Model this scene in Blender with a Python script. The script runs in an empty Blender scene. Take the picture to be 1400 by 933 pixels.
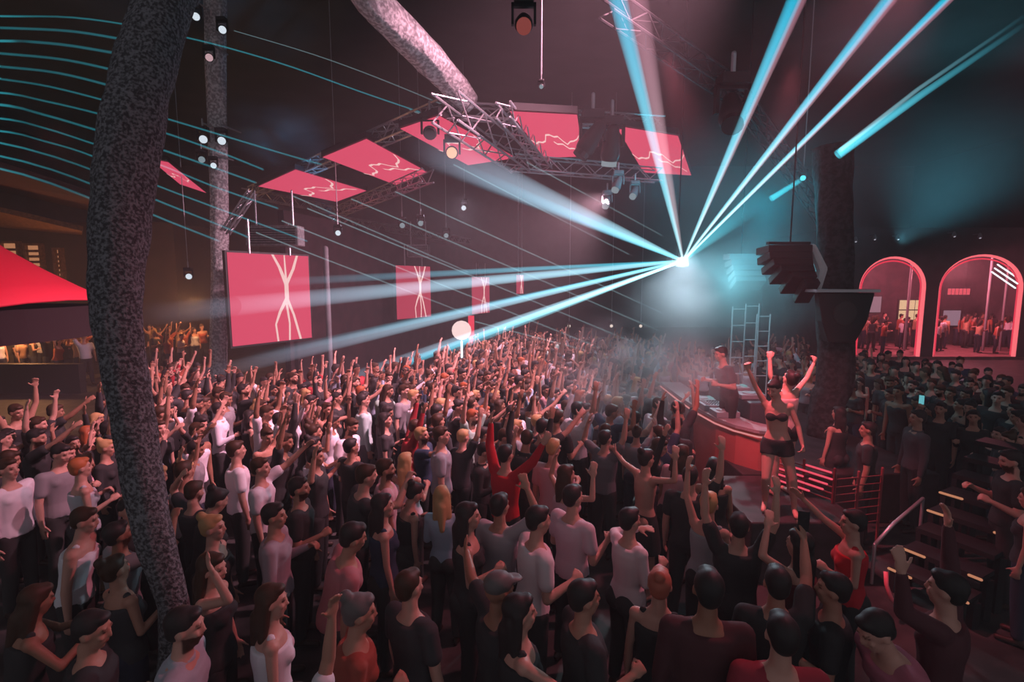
import bpy, bmesh, math, random
import numpy as np
from mathutils import Vector, Matrix, Euler
random.seed(7); np.random.seed(7)
SC = bpy.context.scene
COL = SC.collection
PI = math.pi
# ------------------------------------------------------------------ camera, world, exposure
CAM_Z = 4.9
F = 700.0
GZ = 1.15          # level of the dance floor
TH = math.atan(81.5 / 700.0)
cd = bpy.data.cameras.new('camera'); cam = bpy.data.objects.new('camera', cd); COL.objects.link(cam)
cd.sensor_width = 36; cd.lens = 18.0; cd.clip_start = 0.05; cd.clip_end = 300
cam.location = (0, 0, CAM_Z); cam.rotation_euler = (PI / 2 - TH, 0, 0)
SC.camera = cam
w = bpy.data.worlds.new('night'); SC.world = w; w.use_nodes = True
w.node_tree.nodes['Background'].inputs[0].default_value = (0.92, 0.84, 0.92, 1)
w.node_tree.nodes['Background'].inputs[1].default_value = 0.21
SC.view_settings.view_transform = 'Standard'; SC.view_settings.look = 'None'
SC.view_settings.exposure = 0.0; SC.view_settings.gamma = 1.0; SC.view_settings.use_curve_mapping = False
cy = SC.cycles
cy.max_bounces = 4; cy.diffuse_bounces = 2; cy.glossy_bounces = 2; cy.transparent_max_bounces = 48; cy.volume_bounces = 0
cy.transmission_bounces = 2
cy.use_denoising = True; cy.volume_step_rate = 2.0; cy.volume_max_steps = 96
cy.sample_clamp_indirect = 3.0; cy.caustics_reflective = False; cy.caustics_refractive = False

FW = Vector((0, math.cos(TH), -math.sin(TH))); UP = Vector((0, math.sin(TH), math.cos(TH)))
def ray(px, py):
    return Vector(((px - 700) / F, 0, 0)) + FW + UP * (-(py - 466.5) / F)
def P(px, py, Y):
    d = ray(px, py); return Vector((0, 0, CAM_Z)) + d * (Y / d.y)
def Pz(px, py, z):
    d = ray(px, py); t = (z - CAM_Z) / d.z; return Vector((0, 0, CAM_Z)) + d * t
def proj(p):
    q = Vector(p) - Vector((0, 0, CAM_Z)); f = q.dot(FW)
    return 700 + F * q.x / f, 466.5 - F * q.dot(UP) / f

def spot(name, loc, target, energy, color, angle=60, blend=0.5, radius=0.15):
    l = bpy.data.lights.new(name, 'SPOT'); l.energy = energy; l.color = color
    l.spot_size = math.radians(angle); l.spot_blend = blend; l.shadow_soft_size = radius
    o = bpy.data.objects.new(name, l); COL.objects.link(o); o.location = loc
    o.rotation_euler = (Vector(target) - Vector(loc)).to_track_quat('-Z', 'Y').to_euler()
    return o
def point(name, loc, energy, color, radius=0.15):
    l = bpy.data.lights.new(name, 'POINT'); l.energy = energy; l.color = color; l.shadow_soft_size = radius
    o = bpy.data.objects.new(name, l); COL.objects.link(o); o.location = loc
    return o
PINK = (1.0, 0.36, 0.42); RED = (1.0, 0.08, 0.14); CYAN = (0.12, 0.75, 1.0); WARM = (1.0, 0.42, 0.16)
# stage wash thrown from the high rig over the DJ side onto the crowd
spot('stage_wash', (4.2, 7.6, 12.2), (-4.0, 11.0, 2.4), 17500, (1.0, 0.44, 0.56), 58, 0.9)
spot('stage_wash', tuple(P(830, 268, 15.2)), (-3, 16, 2.4), 4000, (1.0, 0.52, 0.64), 110, 0.8)
spot('stage_wash', (5.0, 6.4, 8.7), (-1.5, 5.0, 2.3), 1500, (1.0, 0.24, 0.31), 62, 0.9)
spot('rim_spot', (-2.0, 22.0, 8.0), (-3, 10, 2.4), 1300, (0.85, 0.80, 1.0), 90, 0.7)  # added back light that rims the crowd, belongs to no known lamp
spot('red_wash', (9.0, 8.6, 9.6), (11, 14, 2.0), 420, RED, 90, 0.8)
spot('podium_red', (1.8, 6.4, 7.6), (3.5, 6.6, 3.0), 1500, (1.0, 0.17, 0.24), 42, 0.8, 0.08)
spot('podium_red', (2.6, 5.0, 6.9), (3.9, 8.2, 3.5), 1100, (1.0, 0.2, 0.26), 45, 0.8, 0.08)
spot('stair_red', (2.6, 5.2, 4.3), (4.2, 4.2, 2.2), 70, RED, 100, 0.8, 0.08)
point('smoke_cyan', tuple(P(1000, 385, 11.2)), 55, (0.25, 0.85, 1.0), 0.3)
point('smoke_teal', tuple(P(1050, 285, 11.0)), 100, (0.0, 0.62, 0.85), 0.25)
point('smoke_teal', tuple(P(905, 240, 14.0)), 60, (0.0, 0.55, 0.75), 0.25)
spot('smoke_white', tuple(P(934, 352, 11.6)), tuple(P(885, 560, 8.2)), 850, (0.70, 0.88, 1.0), 80, 0.9, 0.06)
spot('smoke_cyan', tuple(P(934, 350, 12.1)), tuple(P(1040, 400, 11.6)), 160, (0.4, 0.85, 1.0), 110, 0.9, 0.06)
spot('smoke_blue', tuple(P(460, 305, 16.5)), tuple(P(385, 180, 17.6)), 520, (0.12, 0.45, 0.85), 50, 0.9, 0.1)
spot('haze_teal', tuple(P(1230, 335, 22.0)), tuple(P(1330, 160, 19.5)), 1300, (0.12, 0.50, 0.66), 110, 0.9, 0.15)
point('terrace_warm', (-17.6, 18.2, 3.6), 260, WARM, 0.15)
point('terrace_warm', (-13.4, 21.5, 4.0), 260, WARM, 0.15)
point('pavilion_red', (17.5, 26.2, 5.6), 800, (1.0, 0.22, 0.3), 0.2)
point('pavilion_red', (22.5, 26.2, 5.6), 1100, (1.0, 0.22, 0.3), 0.2)

# ------------------------------------------------------------------ materials
MATS = {}
def mat(name, color=(0.5, 0.5, 0.5), rough=0.7, metal=0.0, emit=None, strength=1.0, noise=None, bump=0.0, scale=8.0, objcol=False, attr=False):
    if name in MATS: return MATS[name]
    m = bpy.data.materials.new(name); m.use_nodes = True; nt = m.node_tree; b = nt.nodes['Principled BSDF']
    b.inputs['Base Color'].default_value = (*color, 1); b.inputs['Roughness'].default_value = rough; b.inputs['Metallic'].default_value = metal
    b.inputs['Specular IOR Level'].default_value = 0.3
    if emit:
        b.inputs['Emission Color'].default_value = (*emit, 1); b.inputs['Emission Strength'].default_value = strength
    src = None
    if objcol:
        oi = nt.nodes.new('ShaderNodeObjectInfo'); src = oi.outputs['Color']
    if attr:
        at = nt.nodes.new('ShaderNodeAttribute'); at.attribute_name = 'Col'
        if src:
            mx = nt.nodes.new('ShaderNodeMix'); mx.data_type = 'RGBA'; mx.blend_type = 'MULTIPLY'; mx.inputs[0].default_value = 1
            nt.links.new(src, mx.inputs[6]); nt.links.new(at.outputs['Color'], mx.inputs[7]); src = mx.outputs[2]
        else: src = at.outputs['Color']
    if noise or bump:
        tc = nt.nodes.new('ShaderNodeTexCoord'); n = nt.nodes.new('ShaderNodeTexNoise'); n.inputs['Scale'].default_value = scale; n.inputs['Detail'].default_value = 6
        nt.links.new(tc.outputs['Object'], n.inputs['Vector'])
        if noise:
            cr = nt.nodes.new('ShaderNodeValToRGB'); cr.color_ramp.elements[0].color = (*noise, 1); cr.color_ramp.elements[1].color = (*color, 1)
            cr.color_ramp.elements[0].position = 0.42; cr.color_ramp.elements[1].position = 0.60
            nt.links.new(n.outputs['Fac'], cr.inputs[0]); src = cr.outputs[0]
        if bump:
            bp = nt.nodes.new('ShaderNodeBump'); bp.inputs['Strength'].default_value = bump; bp.inputs['Distance'].default_value = 0.03
            nt.links.new(n.outputs['Fac'], bp.inputs['Height']); nt.links.new(bp.outputs[0], b.inputs['Normal'])
    if src: nt.links.new(src, b.inputs['Base Color'])
    MATS[name] = m; return m
def emat(name, color, strength):
    if name in MATS: return MATS[name]
    m = bpy.data.materials.new(name); m.use_nodes = True; nt = m.node_tree; nt.nodes.clear()
    o = nt.nodes.new('ShaderNodeOutputMaterial'); e = nt.nodes.new('ShaderNodeEmission')
    e.inputs[0].default_value = (*color, 1); e.inputs[1].default_value = strength; nt.links.new(e.outputs[0], o.inputs[0])
    MATS[name] = m; return m
SKIN = mat('skin', rough=0.5, objcol=True, attr=True); HAIR = mat('hair', rough=0.55, objcol=True)
CLOTH = mat('cloth', rough=0.85, objcol=True); CROWDM = mat('crowd_cloth', rough=0.75, attr=True)
BARK = mat('bark', (0.22, 0.23, 0.25), 0.9, noise=(0.055, 0.055, 0.06), bump=1.0, scale=42)
BARKG = mat('bark_grey', (0.85, 0.86, 0.88), 0.9, noise=(0.38, 0.38, 0.40), bump=1.0, scale=14)
BARKD = mat('bark_dark', (0.05, 0.05, 0.055), 0.9, noise=(0.02, 0.02, 0.02), bump=0.8, scale=12)
STEEL = mat('steel', (0.5, 0.52, 0.55), 0.4, 0.6); BLACK = mat('black_metal', (0.02, 0.02, 0.022), 0.5); GREY = mat('grey_paint', (0.25, 0.26, 0.28), 0.6)
CEIL = mat('ceiling_black', (0.085, 0.09, 0.09), 0.95, noise=(0.07, 0.075, 0.075), scale=0.6)
WALLM = mat('wall_dark', (0.07, 0.07, 0.078), 0.9, noise=(0.05, 0.05, 0.055), scale=1.2)
FLOORM = mat('floor_dark', (0.06, 0.055, 0.055), 0.6, noise=(0.03, 0.03, 0.03), scale=3)
WOOD = mat('wood', (0.22, 0.11, 0.06), 0.7, noise=(0.12, 0.06, 0.03), scale=9)
BOOTHR = mat('booth_red', (0.42, 0.12, 0.11), 0.6, noise=(0.36, 0.1, 0.09), scale=2)
SCREEN = emat('screen_pink', (0.72, 0.075, 0.145), 1.0); SCREENW = emat('screen_white', (1.0, 0.62, 0.60), 0.95)
SCREEN2 = emat('screen_pink_far', (0.56, 0.05, 0.10), 0.8)
NEON = emat('neon_pink', (1.0, 0.16, 0.19), 1.15); REDLED = emat('red_led', (1.0, 0.05, 0.10), 0.9)
WARML = emat('warm_light', (1.0, 0.42, 0.20), 0.45); WHITEL = emat('white_light', (0.85, 0.95, 1.0), 1.6); YELL = emat('yellow_pane', (1.0, 0.62, 0.36), 0.85)
STEPL = emat('step_light', (1.0, 0.40, 0.22), 0.5); PHONEL = emat('phone_screen', (0.15, 0.55, 0.62), 0.8); CYANL = emat('cyan_lens', (0.1, 0.75, 0.95), 1.5)

# ------------------------------------------------------------------ mesh helpers
class MB:
    def __init__(s): s.v = []; s.f = []; s.m = []
    def add(s, vs, fs, mi=0):
        b = len(s.v); s.v += [tuple(v) for v in vs]; s.f += [tuple(i + b for i in f) for f in fs]; s.m += [mi] * len(fs)
    def mesh(s, name, mats=()):
        me = bpy.data.meshes.new(name); me.from_pydata(s.v, [], s.f)
        for m in mats: me.materials.append(m)
        if len(mats) > 1: me.polygons.foreach_set('material_index', s.m)
        me.update(); return me
def frame(d):
    d = Vector(d).normalized(); a = Vector((0, 0, 1)) if abs(d.z) < 0.9 else Vector((0, 1, 0))
    x = a.cross(d).normalized(); return x, d.cross(x), d
def loft(mb, rings, mi=0, cap=True):
    n = len(rings[0]); vs = [p for r in rings for p in r]; fs = []
    for i in range(len(rings) - 1):
        for k in range(n):
            a = i * n + k; b = i * n + (k + 1) % n; fs.append((a, b, b + n, a + n))
    if cap: fs.append(tuple(range(n))[::-1]); fs.append(tuple(range((len(rings) - 1) * n, len(rings) * n)))
    mb.add(vs, fs, mi)
def limb(mb, p0, p1, r0, r1, n=10, rnd=True, mi=0):
    p0 = Vector(p0); p1 = Vector(p1); x, y, d = frame(p1 - p0); rings = []
    def ring(c, r): return [c + (x * math.cos(2 * PI * k / n) + y * math.sin(2 * PI * k / n)) * r for k in range(n)]
    if rnd:
        for a in (-80, -50, -25): rings.append(ring(p0 + d * r0 * math.sin(math.radians(a)), r0 * math.cos(math.radians(a))))
    rings.append(ring(p0, r0)); rings.append(ring(p1, r1))
    if rnd:
        for a in (25, 50, 80): rings.append(ring(p1 + d * r1 * math.sin(math.radians(a)), r1 * math.cos(math.radians(a))))
    loft(mb, rings, mi)
def ellip(mb, c, r, M=None, n=14, mi=0):
    c = Vector(c); rings = []
    for i in range(9):
        t = -PI / 2 * 0.96 + PI * 0.96 * i / 8
        ring = []
        for k in range(n):
            v = Vector((r[0] * math.cos(t) * math.cos(2 * PI * k / n), r[1] * math.cos(t) * math.sin(2 * PI * k / n), r[2] * math.sin(t)))
            ring.append(c + (M @ v if M else v))
        rings.append(ring)
    loft(mb, rings, mi)
def box(mb, lo, hi, mi=0, M=None):
    vs = [Vector((x, y, z)) for z in (lo[2], hi[2]) for y in (lo[1], hi[1]) for x in (lo[0], hi[0])]
    if M: vs = [M @ v for v in vs]
    mb.add(vs, [(0, 2, 3, 1), (4, 5, 7, 6), (0, 1, 5, 4), (2, 6, 7, 3), (0, 4, 6, 2), (1, 3, 7, 5)], mi)
def tube(mb, pts, r, n=8, mi=0, closed=False):
    pts = [Vector(p) for p in pts]; rings = []; up = None
    rr = r if isinstance(r, (list, tuple)) else [r] * len(pts)
    for i, p in enumerate(pts):
        d = (pts[min(i + 1, len(pts) - 1)] - pts[max(i - 1, 0)]).normalized()
        if up is None: x, y, _ = frame(d)
        else: x = (up - d * up.dot(d)).normalized(); y = d.cross(x)
        up = x
        rings.append([p + (x * math.cos(2 * PI * k / n) + y * math.sin(2 * PI * k / n)) * rr[i] for k in range(n)])
    loft(mb, rings, mi)
def slab(mb, pts, th, mi=0):   # a polygon given its own thickness
    pts = [Vector(p) for p in pts]; nrm = (pts[1] - pts[0]).cross(pts[2] - pts[0]).normalized() * th
    n = len(pts); mb.add(pts + [p + nrm for p in pts], [tuple(range(n))[::-1], tuple(range(n, 2 * n))] + [(k, (k + 1) % n, (k + 1) % n + n, k + n) for k in range(n)], mi)
def obj(name, mb, mats, parent=None, smooth=False, bevel=0):
    me = mb if isinstance(mb, bpy.types.Mesh) else mb.mesh(name, mats if isinstance(mats, (list, tuple)) else (mats,))
    if smooth: me.polygons.foreach_set('use_smooth', [True] * len(me.polygons))
    o = bpy.data.objects.new(name, me); COL.objects.link(o)
    if parent: o.parent = parent
    if bevel:
        b = o.modifiers.new('bevel', 'BEVEL'); b.width = bevel; b.segments = 2; b.limit_method = 'ANGLE'
    return o
def tag(o, label=None, cat=None, group=None, kind=None):
    if label: o['label'] = label
    if cat: o['category'] = cat
    if group: o['group'] = group
    if kind: o['kind'] = kind
    return o
def thing(name, label, cat, loc=(0, 0, 0), rotz=0, group=None):
    o = bpy.data.objects.new(name, None); COL.objects.link(o); o.location = loc; o.rotation_euler = (0, 0, rotz); o.empty_display_size = 0.1
    return tag(o, label, cat, group)
def struct(name, mb, m, **k): return tag(obj(name, mb, m, **k), kind='structure')

# ------------------------------------------------------------------ the setting
FX0, FX1, FY0, FY1, CZ = -30, 32, -3.0, 42, 14.0
m = MB(); box(m, (FX0, FY0, GZ - 0.3), (FX1, FY1, GZ)); struct('floor', m, FLOORM)
m = MB(); box(m, (FX0, 1.0, CZ), (FX1, FY1, CZ + 0.3))
struct('ceiling', m, CEIL)
m = MB(); box(m, (FX0 - 0.3, FY0, 0), (FX0, FY1, CZ)); struct('wall_left', m, WALLM)
m = MB(); box(m, (FX1, FY0, 0), (FX1 + 0.3, FY1, CZ)); struct('wall_right', m, WALLM)
m = MB(); box(m, (FX0, FY1, 0), (FX1, FY1 + 0.3, CZ)); struct('wall_back', m, WALLM)
# side wall carrying the screens (recedes towards the back)
sd = Vector((1.2, 2.3, 0)).normalized(); sn = Vector((2.3, -1.2, 0)).normalized()
sd = Vector((.2, .98, 0)).normalized(); sn = Vector((.98, -.2, 0)).normalized(); a0 = Vector((-7.6, 17.0, 0)); a1 = a0 + sd * 24
m = MB(); slab(m, [a0 + Vector((0, 0, GZ)), a1 + Vector((0, 0, GZ)), a1 + Vector((0, 0, 7.2)), a0 + Vector((0, 0, 7.2))], 0.2); struct('wall_screen_side', m, mat('wall_maroon', (0.05, 0.028, 0.032), 0.9, noise=(0.03, 0.02, 0.022), scale=1.5))
# raised terrace floor at the lattice building, with a low wall
m = MB(); box(m, (-29.9, 16.9, GZ), (-14.5, 17.15, GZ + 1.0)); struct('wall_low_terrace', m, BLACK)
# lattice building behind the terrace
m = MB(); box(m, (-29.9, 24.0, GZ), (-15.6, 24.3, 7.6)); box(m, (-15.9, 24.3, GZ), (-15.6, 32, 7.6))
struct('wall_terrace', m, mat('wall_brown', (0.04, 0.022, 0.018), 0.9, noise=(0.03, 0.018, 0.014), scale=2))
for i, (x0, x1, y0, y1) in enumerate([(5, 32, 333, 392), (38, 62, 336, 388), (78, 88, 342, 385)]):
    A = P(x0, y0, 23.9); B = P(x1, y1, 23.9)
    fr = MB(); box(fr, (A.x - 0.1, 23.72, B.z - 0.1), (A.x, 23.95, A.z + 0.1)); box(fr, (B.x, 23.72, B.z - 0.1), (B.x + 0.1, 23.95, A.z + 0.1))
    box(fr, (A.x, 23.72, A.z), (B.x, 23.95, A.z + 0.1)); box(fr, (A.x, 23.72, B.z - 0.1), (B.x, 23.95, B.z))
    W = struct('window_%d' % (i + 1), fr, WOOD)
    pn = MB(); box(pn, (A.x, 23.9, B.z), (B.x, 23.94, A.z)); obj('pane', pn, WARML, W)
    gl = MB(); nz = 7
    for k in range(1, nz): z = B.z + (A.z - B.z) * k / nz; box(gl, (A.x, 23.78, z - 0.055), (B.x, 23.88, z + 0.055))
    nx = max(1, int((B.x - A.x) / 0.42))
    for k in range(1, nx): x = A.x + (B.x - A.x) * k / nx; box(gl, (x - 0.045, 23.76, B.z), (x + 0.045, 23.88, A.z))
    obj('lattice', gl, WOOD, W)
# roof eaves over the terrace
m = MB(); slab(m, [P(-120, 262, 19), P(112, 316, 19), P(112, 322, 24.2), P(-120, 300, 24.2)], 0.18); struct('trim_2', m, WOOD)
m = MB(); slab(m, [P(-140, 185, 15.5), P(128, 272, 15.5), P(128, 290, 24), P(-140, 230, 24)], 0.2); struct('trim_3', m, mat('eave', (0.10, 0.05, 0.055), 0.8))

PFZ = 1.3
# ------------------------------------------------------------------ pavilion with neon arches
PY = 24.5
m = MB(); box(m, (15.2, PY - 0.1, GZ), (27.5, 31, PFZ)); struct('floor_pavilion', m, mat('pavilion_floor', (0.3, 0.16, 0.17), 0.6, noise=(0.2, 0.1, 0.1), scale=3))
m = MB(); box(m, (15.2, 31, PFZ), (27.5, 31.2, 7.4)); box(m, (15.2, PY + .1, 7.2), (27.5, 31.2, 7.4)); box(m, (27.3, PY + .1, PFZ), (27.5, 31.2, 7.4)); box(m, (15.2, PY + .1, PFZ), (15.4, 31.2, 7.4))
struct('wall_pavilion', m, mat('pavilion_wall', (0.09, 0.06, 0.07), 0.9, noise=(0.05, 0.04, 0.045), scale=2))
def arch_pts(px0, px1, ytop, yl, yr, base, Y, n=20):
    A = P(px0, yl, Y); B = P(px1, yr, Y); T = P((px0 + px1) / 2, ytop, Y); zs = (A.z + B.z) / 2
    cx = (A.x + B.x) / 2; rx = (B.x - A.x) / 2; rz = T.z - zs
    pts = [Vector((A.x, Y, base))] + [Vector((A.x, Y, base + (zs - base) * k / 5)) for k in range(1, 5)]
    pts += [Vector((cx - rx * math.cos(PI * k / n), Y, zs + rz * math.sin(PI * k / n))) for k in range(n + 1)]
    pts += [Vector((B.x, Y, base + (zs - base) * k / 5)) for k in range(4, 0, -1)] + [Vector((B.x, Y, base))]
    return pts
arches = [(1172, 1264, 351, 396, 392), (1281, 1396, 348, 392, 398)]
front = MB()
allx = []
for i, (a, b, t, yl, yr) in enumerate(arches):
    pts = arch_pts(a, b, t, yl, yr, PFZ, PY); allx.append((pts[0].x, pts[-1].x))
    m = MB(); tube(m, pts, 0.10, 10)
    A_ = tag(obj('neon_arch', m, NEON, smooth=True), ['pink neon arch framing the pavilion opening nearest the black speaker column', 'wider pink neon arch framing the pavilion opening with white strip lights'][i], 'neon arch', 'neon arches of the pavilion')
    m = MB(); tube(m, arch_pts(a + 5, b - 5, t + 6, yl, yr, PFZ, PY + 0.45), 0.035, 8); obj('inner_tube', m, REDLED, A_, smooth=True)
    # wall spandrel above the arch as strips from arch outline to the top
    n = 20; arc = pts[5:26]
    for k in range(n):
        p, q = arc[k], arc[k + 1]
        vs = [(p.x, PY + 0.12, p.z), (q.x, PY + 0.12, q.z), (q.x, PY + 0.12, 7.4), (p.x, PY + 0.12, 7.4)]
        slab(front, vs, 0.25)
for x0, x1 in ((15.2, allx[0][0]), (allx[0][1], allx[1][0]), (allx[1][1], 27.5)):
    box(front, (x0, PY - 0.13, PFZ), (x1, PY + 0.12, 7.4))
struct('wall_arches', front, mat('arch_wall', (0.09, 0.075, 0.085), 0.85, noise=(0.07, 0.06, 0.065), scale=2))
def panel(name, x0, y0, x1, y1, Y, mt, fr_mt, label, cat, group=None, cols=1, rows=1):
    A = P(x0, y0, Y); B = P(x1, y1, Y); t = thing(name, label, cat, ((A.x + B.x) / 2, Y, B.z), group=group); L = t.location
    pm = MB(); dx = (B.x - A.x) / cols; dz = (A.z - B.z) / rows
    for c in range(cols):
        for r in range(rows):
            box(pm, (A.x + dx * c + 0.03 - L.x, -0.02, dz * r + 0.03), (A.x + dx * (c + 1) - 0.03 - L.x, 0.02, dz * (r + 1) - 0.03))
    obj('pane', pm, mt, t); fm = MB(); box(fm, (A.x - 0.05 - L.x, 0.02, -0.05), (B.x + 0.05 - L.x, 0.09, A.z - B.z + 0.05)); obj('frame', fm, fr_mt, t)
    return t
panel('lit_menu_board', 1230, 410, 1260, 438, 28.5, YELL, BLACK, 'warm yellow lit board of six panes inside the nearer neon arch', 'lit board', cols=3, rows=2)
panel('lit_poster', 1181, 405, 1204, 428, 28.5, emat('poster', (0.55, 0.28, 0.36), 0.6), BLACK, 'pale pink lit poster inside the neon arch beside the speaker column', 'poster')
panel('lit_poster', 1290, 424, 1312, 446, 28.5, emat('poster_b', (0.5, 0.3, 0.4), 0.55), BLACK, 'pale lit poster low inside the wider neon arch', 'poster')
panel('red_sign', 1296, 394, 1326, 404, 28.0, emat('sign_r', (1.0, 0.12, 0.16), 0.8), BLACK, 'small glowing red sign high inside the wider neon arch', 'sign', cols=6)
for i in range(3):
    m = MB(); limb(m, P(1356 + 4 * i, 372 - 5 * i, 25.6), P(1388 + 3 * i, 394 - 6 * i, 24.9), 0.035, 0.035, 8)
    tag(obj('strip_light', m, WHITEL), ['lowest slanting white tube light inside the wider neon arch', 'middle slanting white tube light inside the wider neon arch', 'topmost slanting white tube light inside the wider neon arch'][i], 'strip light', 'white strip lights of the pavilion')
for px, lb_ in ((1352, 'grey pavilion post just under the white tube lights'), (1375, 'outermost grey pavilion post inside the wider neon arch'), (1243, 'grey pavilion post inside the neon arch nearest the column')):
    m = MB(); limb(m, (P(px, 400, 26.5).x, 26.5, PFZ), (P(px, 400, 26.5).x, 26.5, 7.2), 0.06, 0.06, 8)
    tag(obj('pavilion_post', m, GREY, smooth=True), lb_, 'post', 'grey posts inside the pavilion')
for px, y, lb_ in ((1170, 325, 'roof edge lamp nearest the black speaker column'), (1196, 322, 'roof edge lamp above the rising side of the nearer arch'), (1228, 322, 'roof edge lamp above the far side of the nearer arch'), (1305, 318, 'roof edge lamp above the rising side of the wider arch'), (1340, 320, 'roof edge lamp above the crown of the wider arch')):
    c = P(px, y, PY - 0.5); t = thing('eave_lamp', lb_, 'lamp', tuple(c), group='lamps along the pavilion roof')
    m = MB(); limb(m, (0, 0, 0), (0, 0, -0.12), 0.05, 0.09, 8); obj('housing', m, GREY, t); m_ = t.children[0] if t.children else t; m = MB(); ellip(m, (0, -0.02, -0.17), (0.05, 0.05, 0.05)); obj('bulb', m, emat('dimbulb', (0.6, 0.6, 0.7), 0.7), t)
    m = MB(); box(m, (-0.02, 0, -0.02), (0.02, 0.4, 0.02)); obj('bracket', m, GREY, t)

# ------------------------------------------------------------------ LED screens of the side wall
def lightning(mb, A, B, Z0, Z1, mi, branches, off):
    for pts in branches:
        for k in range(len(pts) - 1):
            (u0, v0, w0), (u1, v1, w1) = pts[k], pts[k + 1]
            p = A.lerp(B, u0); q = A.lerp(B, u1); zp = Z1 + (Z0 - Z1) * v0; zq = Z1 + (Z0 - Z1) * v1; dd = (B - A).normalized()
            vs = [p - dd * w0 + off, p + dd * w0 + off, q + dd * w1 + off, q - dd * w1 + off]
            for vv, zz in zip(vs, (zp, zp, zq, zq)): vv.z = zz
            mb.add(vs, [(0, 1, 2, 3)], mi)
BR = [[(.52, 0, .04), (.60, .14, .05), (.68, .34, .07), (.68, .50, .07), (.58, .66, .05), (.52, .80, .03), (.54, 1, .03)],
      [(.84, 0, .04), (.78, .16, .05), (.68, .34, .06)], [(.67, 0, .02), (.68, .34, .04)], [(.68, .50, .05), (.76, .70, .04), (.84, 1, .04)], [(.67, .55, .04), (.70, .8, .03), (.69, 1, .03)]]
def screen(name, pl, pr, Yl, Yr, label, mt, thick=0.12, br=BR):
    A = P(pl[0], pl[1], Yl); Ab = P(pl[0], pl[2], Yl); B = P(pr[0], pr[1], Yr)
    z1 = A.z; z0 = Ab.z; Bp = Vector((B.x, B.y, z1)); d = (Bp - A).normalized(); n = d.cross(Vector((0, 0, 1))).normalized()
    t = thing(name, label, 'screen', (A.x, A.y, z0), group='pink LED screens along the side wall'); L = t.location
    a = A - L; b = Bp - L; h = z1 - z0
    m = MB(); slab(m, [Vector((a.x, a.y, 0)), Vector((b.x, b.y, 0)), Vector((b.x, b.y, h)), Vector((a.x, a.y, h))], 0.005)
    lightning(m, Vector((a.x, a.y, 0)), Vector((b.x, b.y, 0)), 0, h, 1, br, n * 0.012)
    dsp = obj('display', m, (mt, SCREENW), t)
    c = MB(); slab(c, [Vector((a.x, a.y, -0.05)) - n * (thick + .01) - d * .05, Vector((b.x, b.y, -0.05)) - n * (thick + .01) + d * .05, Vector((b.x, b.y, h + .05)) - n * (thick + .01) + d * .05, Vector((a.x, a.y, h + .05)) - n * (thick + .01) - d * .05], thick)
    obj('cabinet', c, BLACK, t)
    for s in (0.25, 0.75):
        hm = MB(); p = a.lerp(b, s); limb(hm, (p.x, p.y, h), (p.x, p.y, (CZ - z0) if 'tiny' in label else h + .9), 0.03, 0.03, 6); obj('hanger', hm, STEEL, t)
    return t
screen('led_screen', (310, 345, 474), (421, 347, 458), 13.6, 15.8, 'large square pink LED screen with a white lightning figure, nearest on the side wall', SCREEN)
screen('led_screen', (541, 363, 437), (588, 366, 434), 23.0, 25.0, 'mid-sized pink LED screen crossed by a white beam, second along the wall', SCREEN2)
screen('led_screen', (645, 379, 430), (669, 380, 428), 33.0, 35.0, 'small far pink LED screen, third along the side wall', SCREEN2)
screen('led_screen', (706, 376, 402), (716, 377, 401), 38.5, 39.5, 'tiny far pink LED screen, last along the side wall', SCREEN2)
m = MB(); s0 = P(640, 432, 30); box(m, (s0.x, 30, P(640, 470, 30).z), (P(648, 432, 30).x, 30.15, s0.z)); tag(obj('light_column', m, REDLED), 'glowing red upright light column behind the crowd under the small screen', 'light column')
# ------------------------------------------------------------------ LED ceiling panels and trusses
ZP = 8.5
def roof_panel(q, label, streak):
    c = [Pz(x, y, ZP) for x, y in q]; ctr = sum(c, Vector()) / 4
    t = thing('ceiling_led_panel', label, 'LED panel', tuple(ctr), group='pink LED panels under the roof')
    m = MB(); l = [p - ctr for p in c]
    m.add(l, [(0, 1, 2, 3)], 0)
    def uv(u, v): return (l[0].lerp(l[1], u)).lerp(l[3].lerp(l[2], u), v) + Vector((0, 0, -0.02))
    for pts in streak:
        for (u0, v0), (u1, v1) in zip(pts, pts[1:]):
            wv = 0.018
            m.add([uv(u0, v0 - wv), uv(u1, v1 - wv), uv(u1, v1 + wv), uv(u0, v0 + wv)], [(0, 1, 2, 3)], 1)
    obj('display', m, (SCREEN, SCREENW), t)
    k = MB(); slab(k, [p * 1.02 + Vector((0, 0, 0.02)) for p in l], -0.15 if (l[1] - l[0]).cross(l[2] - l[0]).z < 0 else 0.15); obj('cabinet', k, BLACK, t)
    return t
st = [[(i / 14, .5 + .10 * math.sin(i * .75) + .04 * math.sin(i * 2.1)) for i in range(15)], [(.45 + i / 18, .56 + .03 * i + .03 * math.sin(i * 1.6)) for i in range(10)]]
roof_panel([(353, 255), (404, 232), (501, 261), (460, 276)], 'pink LED panel under the roof, above the large square screen', st)
roof_panel([(441, 215), (501, 190), (586, 236), (541, 253)], 'largest pink LED panel under the roof, where the broad white beam ends', st)
roof_panel([(547, 176), (600, 158), (706, 216), (640, 226)], 'pink LED panel under the roof partly behind the grey truss and bright orange lamp', st)
roof_panel([(697, 152), (789, 157), (797, 214), (744, 216)], 'pink LED panel under the roof, just beyond the rough diagonal trunk', st)
roof_panel([(842, 172), (927, 186), (945, 240), (880, 236)], 'pink LED panel under the roof crossed by the cyan laser beam', st)
roof_panel([(204, 217), (230, 222), (282, 264), (246, 252)], 'narrow pink LED panel under the roof between the two upright trunks', st[:1])
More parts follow.
